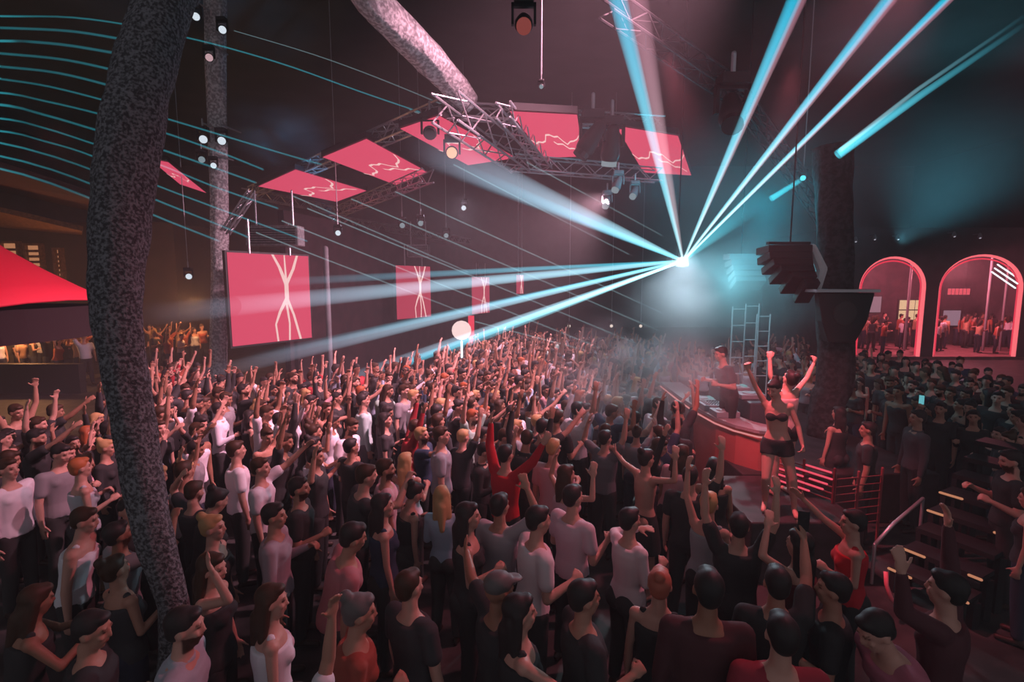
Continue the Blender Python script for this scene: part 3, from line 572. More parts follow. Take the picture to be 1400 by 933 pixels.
# ------------------------------------------------------------------ people
def solid(mb, voxel, smooth=1, ratio=None):
    me = mb.mesh('tmp'); o = bpy.data.objects.new('tmp', me); COL.objects.link(o)
    r = o.modifiers.new('r', 'REMESH'); r.mode = 'VOXEL'; r.voxel_size = voxel; r.use_smooth_shade = True
    if smooth: s = o.modifiers.new('s', 'SMOOTH'); s.factor = 0.5; s.iterations = smooth
    if ratio: d = o.modifiers.new('d', 'DECIMATE'); d.ratio = ratio
    dg = bpy.context.evaluated_depsgraph_get(); out = bpy.data.meshes.new_from_object(o.evaluated_get(dg))
    bpy.data.objects.remove(o); bpy.data.meshes.remove(me)
    out.polygons.foreach_set('use_smooth', [True] * len(out.polygons)); return out
def V(*a): return Vector(a)
ARMS = {'down': (V(.16, .03, -1), V(.06, .18, -1)), 'bent': (V(.2, .05, -1), V(-.15, 1, .45)), 'up': (V(.42, .15, 1), V(.02, .12, 1)), 'upbent': (V(.95, .25, .25), V(-.15, .15, 1)),
        'point': (V(.25, .85, .55), V(.1, .8, .75)), 'clap': (V(.35, .6, -.55), V(-.75, .75, .55)), 'phone': (V(.3, .8, .15), V(-.45, .45, .85)), 'hip': (V(.75, -.25, -.75), V(-.75, .35, -.6)),
        'out': (V(1, .1, .15), V(1, .3, .25)), 'head': (V(.9, .2, .75), V(-.75, -.1, .65)), 'fwd': (V(.2, .9, -.35), V(0, 1, .1)), 'upout': (V(.8, .1, .8), V(.55, .1, 1))}
def hand(mb, wrist, d, side, fist, palm_n):
    """palm, four fingers of unequal length with a knuckle bend and a thumb leaving the side of the palm"""
    d = d.normalized(); n = (palm_n - d * palm_n.dot(d)).normalized(); s = d.cross(n) * side
    M = Matrix((s, n, d)).transposed()
    ellip(mb, wrist + d * .045, (.042, .018, .056), M, n=10)
    for k, (off, ln) in enumerate(((.030, .068), (.010, .078), (-.011, .072), (-.030, .056))):
        b = wrist + d * .085 + s * off; cu = 1.0 if fist else 0.28
        d1 = (d * (1 - cu * .75) + n * cu + s * off * 3 * (0 if fist else 1)).normalized(); k1 = b + d1 * ln * .52
        d2 = (d * (0.75 - cu * 1.1) + n * cu * 1.1 + s * off * 3).normalized() if fist else (d * .8 + n * .45 + s * off * 4).normalized()
        limb(mb, b, k1, .0105, .0098, 7); limb(mb, k1, k1 + d2 * ln * .48, .0098, .0088, 7)
    tb = wrist + d * .028 + s * .032; td = (s * (.35 if fist else .8) + d * .75 + n * (.6 if fist else .25)).normalized()
    limb(mb, tb, tb + td * .04, .013, .012, 7); td2 = (td + (n * .5 - s * .3 if fist else d * .4)).normalized(); limb(mb, tb + td * .04, tb + td * .072, .012, .0095, 7)
def human(L='down', R='down', sex='m', top='tee', bottom='trousers', hair='short', lean=0.0, side=0.0, head=(0, 0), feet=None, fist=False, vox=.0115, beard=False, cap=False, lowres=False, ratio=None, turn=0.0, skirt=False):
    f = sex == 'f'; body, shirt, legs_, hr = MB(), MB(), MB(), MB()
    piv = V(0, 0, .98)
    S = Matrix.Translation(piv) @ Matrix.Rotation(math.radians(turn), 4, 'Z') @ Matrix.Rotation(math.radians(-lean), 4, 'X') @ Matrix.Rotation(math.radians(side), 4, 'Y') @ Matrix.Translation(-piv)
    def blend(p):      # upper body follows the spine
        t = min(1, max(0, (p[2] - .92) / .30)); q = S @ Vector(p); return Vector(p).lerp(q, t)
    hw, wa, ch, shd = (.165, .118, .138, .155) if f else (.158, .140, .168, .188)
    prof = [(.86, hw * .72, .085), (.93, hw, .112), (1.00, hw * .95, .108), (1.10, wa, .086), (1.20, wa * 1.08, .092), (1.30, ch, .108), (1.38, ch * 1.02, .104), (1.435, shd * .80, .082), (1.465, .085, .06), (1.50, .056, .055), (1.56, .052, .054)]
    def torso(mb, z0, z1, inf, n=18):
        rings = []
        for z, rx, ry in prof:
            if z0 - .001 <= z <= z1 + .001:
                rings.append([blend(((rx + inf) * math.cos(2 * PI * k / n), (ry + inf) * math.sin(2 * PI * k / n) * (1.0), z)) for k in range(n)])
        loft(mb, rings)
    torso(body, 0, 2, 0)
    if f:
        for s in (-1, 1): ellip(body, blend((s * .065, .085, 1.295)), (.058, .052, .056)); ellip(body, blend((s * .07, -.075, .93)), (.078, .062, .085))
    else:
        for s in (-1, 1): ellip(body, blend((s * .075, .07, 1.34)), (.075, .045, .055))
    # head on its neck
    nk = blend((0, -.005, 1.52)); Hm = S.to_3x3() @ Matrix.Rotation(math.radians(head[0]), 3, 'Z') @ Matrix.Rotation(math.radians(-head[1]), 3, 'X')
    def h(p): return nk + Hm @ (Vector(p) - V(0, -.005, 1.52))
    limb(body, blend((0, -.012, 1.45)), h((0, .0, 1.58)), .054, .05, 12)
    hc = V(0, .012, 1.655)
    ellip(body, h(hc + V(0, -.012, .018)), (.074, .092, .096), Hm, n=18); ellip(body, h(hc + V(0, .022, -.045)), (.054, .062, .068), Hm, n=16)
    ellip(body, h(hc + V(0, .048, -.092)), (.028, .026, .022), Hm, n=10)                                   # chin
    limb(body, h(hc + V(0, .082, .016)), h(hc + V(0, .095, -.022)), .009, .0125, 8)                         # nose
    for s in (-1, 1):
        ellip(body, h(hc + V(s * .03, .078, .028)), (.024, .010, .008), Hm, n=8)                           # brow ridge
        ellip(body, h(hc + V(s * .038, .062, -.022)), (.02, .02, .018), Hm, n=8)                           # cheek
        ellip(body, h(hc + V(s * .077, -.008, -.008)), (.009, .020, .030), Hm, n=8)                        # ear
    ellip(body, h(hc + V(0, .083, -.056)), (.023, .010, .010), Hm, n=10)                                   # lips
    # arms
    marks = {}
    for s, A in ((-1, L), (1, R)):
        sh = blend((s * shd, 0, 1.415)); ua, fa = ARMS[A] if isinstance(A, str) else A
        ua = S.to_3x3() @ V(ua.x * s, ua.y, ua.z).normalized(); fa = S.to_3x3() @ V(fa.x * s, fa.y, fa.z).normalized()
        up_ = ua.z > .1; sh = sh + V(0, 0, .035) * (1 if up_ else 0) + V(-s * .02, 0, 0) * (1 if up_ else 0)
        k = .9 if f else 1.0; ra = .039 if f else .048
        el = sh + ua * .285 * k; wrp = el + fa * .25 * k
        limb(body, blend((s * .10, 0, 1.40)), sh, .062 * k, .055 * k, 12); limb(body, sh, el, ra * 1.08, ra * .80, 12); limb(body, el, el + fa * .10, ra * .82, ra * .78, 12); limb(body, el + fa * .08, wrp, ra * .80, .026 * k, 12)
        hand(body, wrp, fa, s, fist or A in ('bent', 'phone', 'hip'), V(-s * .6, .8, 0) if fa.z > .2 else V(-s, .1, 0))
        marks['hand_' + ('l' if s < 0 else 'r')] = wrp + fa * .1
        if top in ('tee', 'long', 'shirt'):
            limb(shirt, blend((s * .09, 0, 1.395)), sh, .078 * k, .069 * k, 12); e = .58 if top == 'tee' else 1.0
            limb(shirt, sh, sh + (el - sh) * e, ra * 1.42, ra * (1.38 if top == 'tee' else 1.12), 12, rnd=True)
            if top != 'tee': limb(shirt, el, wrp - fa * .015, ra * 1.12, .034, 12)
        elif top == 'tank':
            limb(shirt, blend((s * .075, .0, 1.36)), blend((s * .105, 0, 1.455)), .05 if not f else .035, .030, 8)
    # legs
    if feet is None: feet = {-1: ((-.105, .01, .50), (-.125, -.02, .085)), 1: ((.105, .01, .50), (.125, -.02, .085))}
    for s in (-1, 1):
        hp = V(s * .088, 0, .90); kn, an = (Vector(feet[s][0]), Vector(feet[s][1]))
        limb(body, hp, kn, .088 if not f else .092, .054, 14); limb(body, kn, kn.lerp(an, .35), .055, .056, 12); limb(body, kn.lerp(an, .33), an, .056, .035, 12)
        toe = feet[s][2] if len(feet[s]) > 2 else (an.x * 1.15, an.y + .16, .035)
        limb(body, an + V(0, -.02, -.035), Vector(toe), .036, .032, 10); limb(body, an, an + V(0, -.035, -.045), .034, .034, 10)
        if bottom == 'trousers': limb(legs_, hp + V(0, 0, .02), kn, .107, .074, 14); limb(legs_, kn, an + V(0, 0, .01), .074, .058, 14, rnd=False)
        elif bottom == 'shorts': limb(legs_, hp + V(0, 0, .02), hp.lerp(kn, .30), .108, .100, 14, rnd=False)
    if f and bottom != 'skirt':
        for s in (-1, 1): ellip(legs_, (s * .07, -.08, .93), (.098, .088, .105))
    if bottom == 'skirt':
        n = 18; loft(legs_, [[V(rx * math.cos(2 * PI * k / n), ry * math.sin(2 * PI * k / n), z) for k in range(n)] for z, rx, ry in ((.58, .23, .18), (.75, .21, .16), (.92, .185, .135), (1.03, .15, .11))])
    else: torso(legs_, .85, 1.03, .018)
    # tops
    if top == 'bra': torso(shirt, 1.28, 1.32, .012); [ellip(shirt, blend((s * .065, .088, 1.295)), (.066, .058, .058)) for s in (-1, 1)]
    elif top == 'none': pass
    else:
        torso(shirt, .93, 1.435 if top != 'tank' else 1.38, .027)
        if f: [ellip(shirt, blend((s * .065, .092, 1.295)), (.064, .056, .062)) for s in (-1, 1)]
        else: [ellip(shirt, blend((s * .075, .078, 1.34)), (.082, .052, .062)) for s in (-1, 1)]
    if top == 'shirt':
        n = 14; loft(shirt, [[blend((.078 * math.cos(2 * PI * k / n), .072 * math.sin(2 * PI * k / n) - .006, z)) for k in range(n)] for z in (1.43, 1.49)])
    # hair
    if cap:
        ellip(hr, h(hc + V(0, -.012, .045)), (.083, .100, .080), Hm, n=16); limb(hr, h(hc + V(-.03, .08, .052)), h(hc + V(-.02, .155, .040)), .02, .012, 8); limb(hr, h(hc + V(.03, .08, .052)), h(hc + V(.02, .155, .040)), .02, .012, 8); ellip(hr, h(hc + V(0, .10, .048)), (.062, .065, .009), Hm)
    elif hair != 'bald':
        ellip(hr, h(hc + V(0, -.027, .040)), (.083, .096, .088), Hm, n=16); ellip(hr, h(hc + V(0, .035, .088)), (.058, .045, .030), Hm, n=12)
        if hair == 'short': ellip(hr, h(hc + V(0, -.055, -.005)), (.070, .058, .072), Hm)
        if hair == 'long':
            for s in (-1, 1): limb(hr, h(hc + V(s * .060, -.03, .02)), h(hc + V(s * .072, -.045, -.22)), .038, .034, 10)
            ellip(hr, h(hc + V(0, -.070, -.10)), (.085, .050, .17), Hm); limb(hr, h(hc + V(0, -.085, -.1)), h(hc + V(0, -.105, -.33)), .062, .030, 10)
        if hair == 'bun': ellip(hr, h(hc + V(0, -.05, -.005)), (.070, .060, .070), Hm); ellip(hr, h(hc + V(0, -.095, .115)), (.042, .042, .042), Hm)
    sm = 1
    if lowres: vox = .02
    mb_ = solid(body, vox, sm, ratio); out = {'body': mb_, 'marks': marks, 'head': h(hc)}
    # paint brows, eyes, lips, beard and shoes into the skin
    n = len(mb_.vertices); co = np.empty(n * 3); mb_.vertices.foreach_get('co', co); co = co.reshape(-1, 3)
    loc = (co - np.array(nk)) @ np.array(Hm) + np.array(V(0, -.005, 1.52)) - np.array(hc)
    c = np.ones((n, 4), dtype=np.float32)
    for s in (-1, 1):
        c[np.linalg.norm((loc - [s * .031, .078, .010]) / [.0115, .03, .0075], axis=1) < 1] = (.14, .10, .09, 1)
        c[np.linalg.norm((loc - [s * .032, .085, .031]) / [.021, .03, .006], axis=1) < 1] = (.32, .24, .2, 1)
    c[np.linalg.norm((loc - [0, .09, -.056]) / [.024, .03, .009], axis=1) < 1] = (.62, .32, .32, 1)
    if beard: c[(loc[:, 1] > -.005) & (loc[:, 2] < -.040) & (loc[:, 2] > -.13) & (np.abs(loc[:, 0]) < .08) & ~(np.linalg.norm((loc - [0, .09, -.056]) / [.022, .03, .008], axis=1) < 1)] = (.13, .09, .07, 1)
    if bottom == 'trousers': c[co[:, 2] < .10] = (.08, .08, .08, 1)
    ca = mb_.color_attributes.new('Col', 'FLOAT_COLOR', 'POINT'); ca.data.foreach_set('color', c.ravel()); mb_.materials.append(SKIN)
    for key, b, vx, mt in (('shirt', shirt, .015, CLOTH), ('trousers', legs_, .017, CLOTH), ('hair', hr, .013, HAIR)):
        if b.f: out[key] = solid(b, max(vx, vox), 1, ratio); out[key].materials.append(mt)
    return out
CLN = {'tee': 't_shirt', 'long': 'long_sleeved_top', 'shirt': 'shirt', 'tank': 'vest_top', 'bra': 'bikini_top'}
def person(H, loc, rz, s, skin, hairc, topc, legc, top, bottom, label, group=None):
    t = thing('person', label, 'person', loc, rz, group); t.scale = (s, s, s)
    for key, nm, c in (('body', 'body', skin), ('shirt', CLN.get(top, 'top'), topc), ('trousers', {'trousers': 'trousers', 'shorts': 'shorts', 'skirt': 'skirt'}[bottom], legc), ('hair', 'hair', hairc)):
        if key in H:
            o = bpy.data.objects.new(nm, H[key]); COL.objects.link(o); o.parent = t; o.color = (*c, 1)
    return t
# ------------------------------------------------------------------ stage, booth, podium
SZ = 1.95
m = MB(); box(m, (4.35, 7.6, GZ), (6.6, 12.6, SZ)); box(m, (2.95, 6.0, GZ), (4.35, 7.55, SZ)); box(m, (3.55, 7.6, GZ), (4.35, 12.6, SZ))
stg = tag(obj('stage_platform', m, mat('stage_black', (0.05, 0.035, 0.04), 0.6, noise=(0.03, 0.02, 0.02), scale=4), bevel=.02), 'dark raised stage platform under the DJ and the dancers', 'stage')
t = thing('dj_booth', 'curved reddish DJ booth with a pale lit top edge facing the crowd', 'DJ booth', (3.5, 8.6, 0))
pts = [(3.45, 11.6), (3.42, 10.8), (3.40, 10.0), (3.41, 9.2), (3.48, 8.5), (3.62, 8.05), (3.85, 7.75), (4.2, 7.62), (4.33, 7.62)]
for z0, z1, th, mt, nm, extra in ((GZ, 2.55, .12, BOOTHR, 'front_panel', 0), (2.551, 2.60, .42, mat('booth_top', (0.30, 0.27, 0.28), 0.35), 'counter', .03)):
    m = MB(); rings = []
    for i, (x, y) in enumerate(pts):
        a = Vector((*pts[max(i - 1, 0)], 0)); b = Vector((*pts[min(i + 1, len(pts) - 1)], 0)); d = (b - a).normalized(); n = Vector((d.y, -d.x, 0)) * -1
        n = -n if n.x < 0 and i < 5 else n
        n = Vector((-d.y, d.x, 0)); n = n if n.dot(Vector((4.6, 9.5, 0)) - Vector((x, y, 0))) > 0 else -n
        o_ = Vector((x, y, 0)) - n * extra; q = Vector((x, y, 0)) + n * th
        rings.append([Vector((o_.x, o_.y, z0)) - Vector((3.5, 8.6, 0)), Vector((q.x, q.y, z0)) - Vector((3.5, 8.6, 0)), Vector((q.x, q.y, z1)) - Vector((3.5, 8.6, 0)), Vector((o_.x, o_.y, z1)) - Vector((3.5, 8.6, 0))])
    loft(m, rings); obj(nm, m, mt, t)
m = MB(); tube(m, [(x - 3.5 - .03, y - 8.6 - (.03 if i > 5 else 0), 2.50) for i, (x, y) in enumerate(pts)], .014, 6); obj('light_strip', m, emat('booth_strip', (1.0, .35, .35), .7), t)
def gear(x, y, z, wx, dy, h, label, kind='mixer', rot=0):
    g = thing('dj_' + kind, label, kind, (x, y, z), rot, 'DJ equipment on the booth')
    m = MB(); box(m, (-wx / 2, -dy / 2, 0), (wx / 2, dy / 2, h)); cs_ = obj('case', m, mat('gear_grey', (.28, .29, .32), .4), g, bevel=.01); g = cs_
    if kind == 'player':
        m = MB(); limb(m, (0, -.02, h), (0, -.02, h + .015), wx * .36, wx * .35, 24, rnd=False); obj('platter', m, mat('platter', (.5, .52, .55), .3, .5), g)
        m = MB(); box(m, (-wx * .28, dy * .3, h), (wx * .28, dy * .45, h + .02)); obj('display', m, emat('geardisp', (.25, .55, .6), .6), g)
    else:
        m = MB()
        for i in range(4):
            for j in range(4): limb(m, (-wx * .33 + i * wx * .22, -dy * .1 + j * dy * .13, h), (-wx * .33 + i * wx * .22, -dy * .1 + j * dy * .13, h + .022), .011, .009, 8, rnd=False)
        obj('knob', m, BLACK, g)['kind'] = 'stuff'; m = MB()
        for i in range(4): box(m, (-wx * .35 + i * wx * .22, -dy * .38, h), (-wx * .30 + i * wx * .22, -dy * .2, h + .02))
        obj('fader', m, GREY, g)
zt = 2.60
gear(3.66, 8.62, zt, .34, .40, .10, 'media player on the booth counter nearest the dancers', 'player', -PI / 2)
gear(3.62, 9.08, zt, .34, .40, .11, 'mixing desk between two players on the booth counter', 'mixer', -PI / 2)
gear(3.62, 9.54, zt, .34, .40, .10, 'media player on the booth counter in the edge of the smoke', 'player', -PI / 2)
m = MB(); box(m, (3.95, 8.3, SZ), (4.3, 10.1, 2.9)); tag(obj('flight_case', m, mat('case', (.06, .06, .07), .5), bevel=.03), 'long dark equipment case behind the booth counter', 'case')
gear(4.12, 8.7, 2.9, .32, .42, .08, 'raised media player on the equipment case nearer the dancers', 'player', -PI / 2)
gear(4.12, 9.3, 2.9, .32, .42, .08, 'raised media player on the equipment case deep in the smoke', 'player', -PI / 2)
for i, (px, py) in enumerate(((1010, 440), (1028, 436), (1043, 450))):
    c = P(px, py, 12.4); t = thing('equipment_rack', ['open pale rack frame in the smoke behind the DJ', 'tall pale rack frame beside the open one behind the DJ', 'pale rack frame nearest the dark column behind the DJ'][i], 'rack', (c.x, 12.4, SZ), group='rack frames behind the DJ'); h = c.z + .35 - SZ
    m = MB()
    for sx in (-.16, .16): limb(m, (sx, 0, 0), (sx, 0, h), .018, .018, 6)
    obj('upright', m, mat('rackm', (.55, .5, .52), .5), t); m = MB()
    for k in range(5): limb(m, (-.16, 0, h * (.3 + .17 * k)), (.16, 0, h * (.3 + .17 * k)), .015, .015, 6)
    obj('rail', m, mat('rackm', (.55, .5, .52), .5), t)
# LED louvre screen beside the dancer
A = P(1062, 618, 7.25); B = P(1141, 650, 6.55); hh = .72
t = thing('led_louvre_panel', 'slanted panel of glowing red LED bars beside the dancer in black shorts', 'LED panel', (A.x, A.y, A.z - hh)); d = (B - A); d.z = 0; n = Vector((d.y, -d.x, 0)).normalized()
rr = random.Random(3); ln = MB(); fr = MB()
for k in range(8):
    z = hh - .05 - k * .088; u = 0.02 + (.04 if k % 2 else 0)
    while u < .95:
        L_ = rr.choice((.18, .28, .4)); u2 = min(.98, u + L_)
        if rr.random() < .85: box_p = d * u + n * .03; q_ = d * u2 + n * .03; limb(ln, (box_p.x, box_p.y, z), (q_.x, q_.y, z), .014, .014, 6)
        u = u2 + rr.choice((.03, .05, .12))
    limb(fr, (0, 0, z - .03), (d.x, d.y, z - .03), .012, .012, 5)
for u in (0, .5, 1): limb(fr, (d.x * u, d.y * u, 0), (d.x * u, d.y * u, hh), .02, .02, 6)
limb(fr, (0, 0, 0), (d.x, d.y, 0), .02, .02, 6); obj('frame', fr, mat('dark_red_frame', (.18, .03, .04), .6), t); o = obj('led_bar', ln, emat('bars', (1.0, .10, .16), .85), t); o['kind'] = 'stuff'
m = MB(); box(m, (A.x + .56, 6.5, GZ), (B.x + .4, 7.5, A.z - hh - .02))
tag(obj('podium', m, mat('podium_m', (.035, .02, .022), .7)), 'dark podium block under the glowing red bar panel', 'podium')
# wire railing running on from the panel
t = thing('railing', 'dark wire railing running from the red bar panel towards the stairs', 'railing', (B.x, B.y, 0)); C_ = Pz(1204, 672, 2.0); r1, r2 = MB(), MB()
for k in range(7): z = 1.62 + k * .11; limb(r2, (0, 0, z), (C_.x - B.x, C_.y - B.y, z - .05), .008, .008, 5)
for u in (0.02, .5, 1): limb(r1, ((C_.x - B.x) * u, (C_.y - B.y) * u, GZ), ((C_.x - B.x) * u, (C_.y - B.y) * u, 2.33), .02, .02, 6)
obj('post', r1, mat('rail_red', (.3, .06, .07), .5), t); obj('wire', r2, mat('rail_red', (.3, .06, .07), .5), t)
# stairs with lit treads
A = Pz(1216, 775, GZ + .36); B = Pz(1324, 822, GZ + .36); d = B - A; n = Vector((-d.y, d.x, 0)).normalized(); n = n if n.y > 0 else -n
t = thing('staircase', 'dark staircase with short warm tread lights in the lower corner', 'stairs', tuple(Vector((A.x, A.y, GZ))))
stp, li = [], []
for k in range(8):
    z = .36 + .18 * k; m = MB(); o_ = n * .28 * k
    slab(m, [Vector((o_.x, o_.y, z - .06)), Vector((d.x + o_.x, d.y + o_.y, z - .06)), Vector((d.x + o_.x, d.y + o_.y, z - .06)) + n * .32, Vector((o_.x, o_.y, z - .06)) + n * .32], .06); st_ = obj('step', m, BLACK, t)
    for u0, u1 in ((0, .30), (.86, 1)) if k < 5 else ((.9, 1),):
        m = MB(); a_ = d * u0 + o_ - n * .012; b_ = d * u1 + o_ - n * .012; limb(m, (a_.x, a_.y, z - .02), (b_.x, b_.y, z - .02), .015, .015, 6)
        if k in (0, 1, 3, 4, 6): obj('tread_light', m, STEPL, st_)
m = MB()
for u in (0, 1):
    for k in range(8): a_ = d * u + n * (.28 * k + .16); box(m, (a_.x - .04, a_.y - .04, 0), (a_.x + .04, a_.y + .04, .30 + .18 * k))
obj('support', m, BLACK, t)
m = MB(); a_ = Vector((A.x, A.y, 0)) + d * .0 - n * .1
tube(m, [P(1196, 745, 6.0), P(1222, 716, 6.1), P(1262, 682, 6.4)], .022, 8); limb(m, P(1196, 745, 6.0), (P(1196, 745, 6.0).x, 6.0, GZ), .02, .02, 8); limb(m, P(1262, 682, 6.4), (P(1262, 682, 6.4).x, 6.4, GZ), .02, .02, 8)
tag(obj('handrail', m, STEEL, smooth=True), 'steel handrail rising beside the dark stairs', 'handrail')
m = MB(); tube(m, [P(1211, 782, 5.4), P(1212, 800, 5.35), P(1218, 818, 5.3), P(1228, 829, 5.3), P(1238, 834, 5.3)], .022, 8); limb(m, P(1238, 834, 5.3), (P(1238, 834, 5.3).x, 5.3, GZ), .02, .02, 6)
tag(obj('curved_rail', m, mat('red_rail', (.8, .2, .25), .4), smooth=True), 'short curved red lit rail at the foot of the stairs', 'rail')
# parasol on the terrace side
c = P(-38, 395, 10.2); t = thing('parasol', 'crimson square parasol with dark skirt over the terrace edge', 'parasol', (c.x, c.y, GZ)); hp_ = 1.9
cz = P(93, 412, 10.2).z - GZ; top = 6.15 - GZ
m = MB(); n = 24; rings = []
for u in (0.03, .25, .5, .75, 1.0):
    z = top + (cz - top) * (u ** .75); rings.append([Vector((hp_ * u * math.copysign(abs(math.cos(2 * PI * k / n)) ** .6, math.cos(2 * PI * k / n)), hp_ * u * math.copysign(abs(math.sin(2 * PI * k / n)) ** .6, math.sin(2 * PI * k / n)), z + .05 * u * math.cos(8 * PI * k / n))) for k in range(n)])
rings2 = [[p - Vector((0, 0, .04)) for p in r_] for r_ in rings[::-1]]; loft(m, rings + rings2)
cn_ = obj('canopy', m, mat('crimson', (.75, .03, .07), .6), t, smooth=True)
m = MB(); loft(m, [[Vector((p.x * .93, p.y * .93, cz - .12)) for p in rings[-1]], [Vector((p.x * .98, p.y * .98, cz - .75)) for p in rings[-1]]], cap=False); me_ = m
obj('skirt', m, mat('skirt_dark', (.02, .01, .012), .9), cn_); m = MB(); limb(m, (0, 0, 0), (0, 0, top), .04, .04, 10); obj('pole', m, GREY, t)
spot('parasol_red', (c.x + 4.2, c.y - 2.5, 7.2), (c.x + 1, c.y, 5.2), 150, (1.0, .15, .25), 60, .8)
# ------------------------------------------------------------------ people: named figures first
WH = (.72, .72, .78); BK = (.034, .034, .036); GY = (.16, .16, .18); RD = (.55, .02, .035); PK = (.60, .36, .40); OR = (.40, .10, .06); BL = (.03, .05, .09); LG = (.42, .46, .50); DR = (.10, .018, .024); MT = (.45, .62, .62)
S1 = (.52, .29, .23); S2 = (.42, .22, .16); S3 = (.30, .15, .10)
HB = (.025, .02, .02); HN = (.05, .025, .014); HY = (.45, .28, .13); HO = (.45, .14, .05); HG = (.12, .11, .11)
V_ = V
DOWN = ARMS['down']
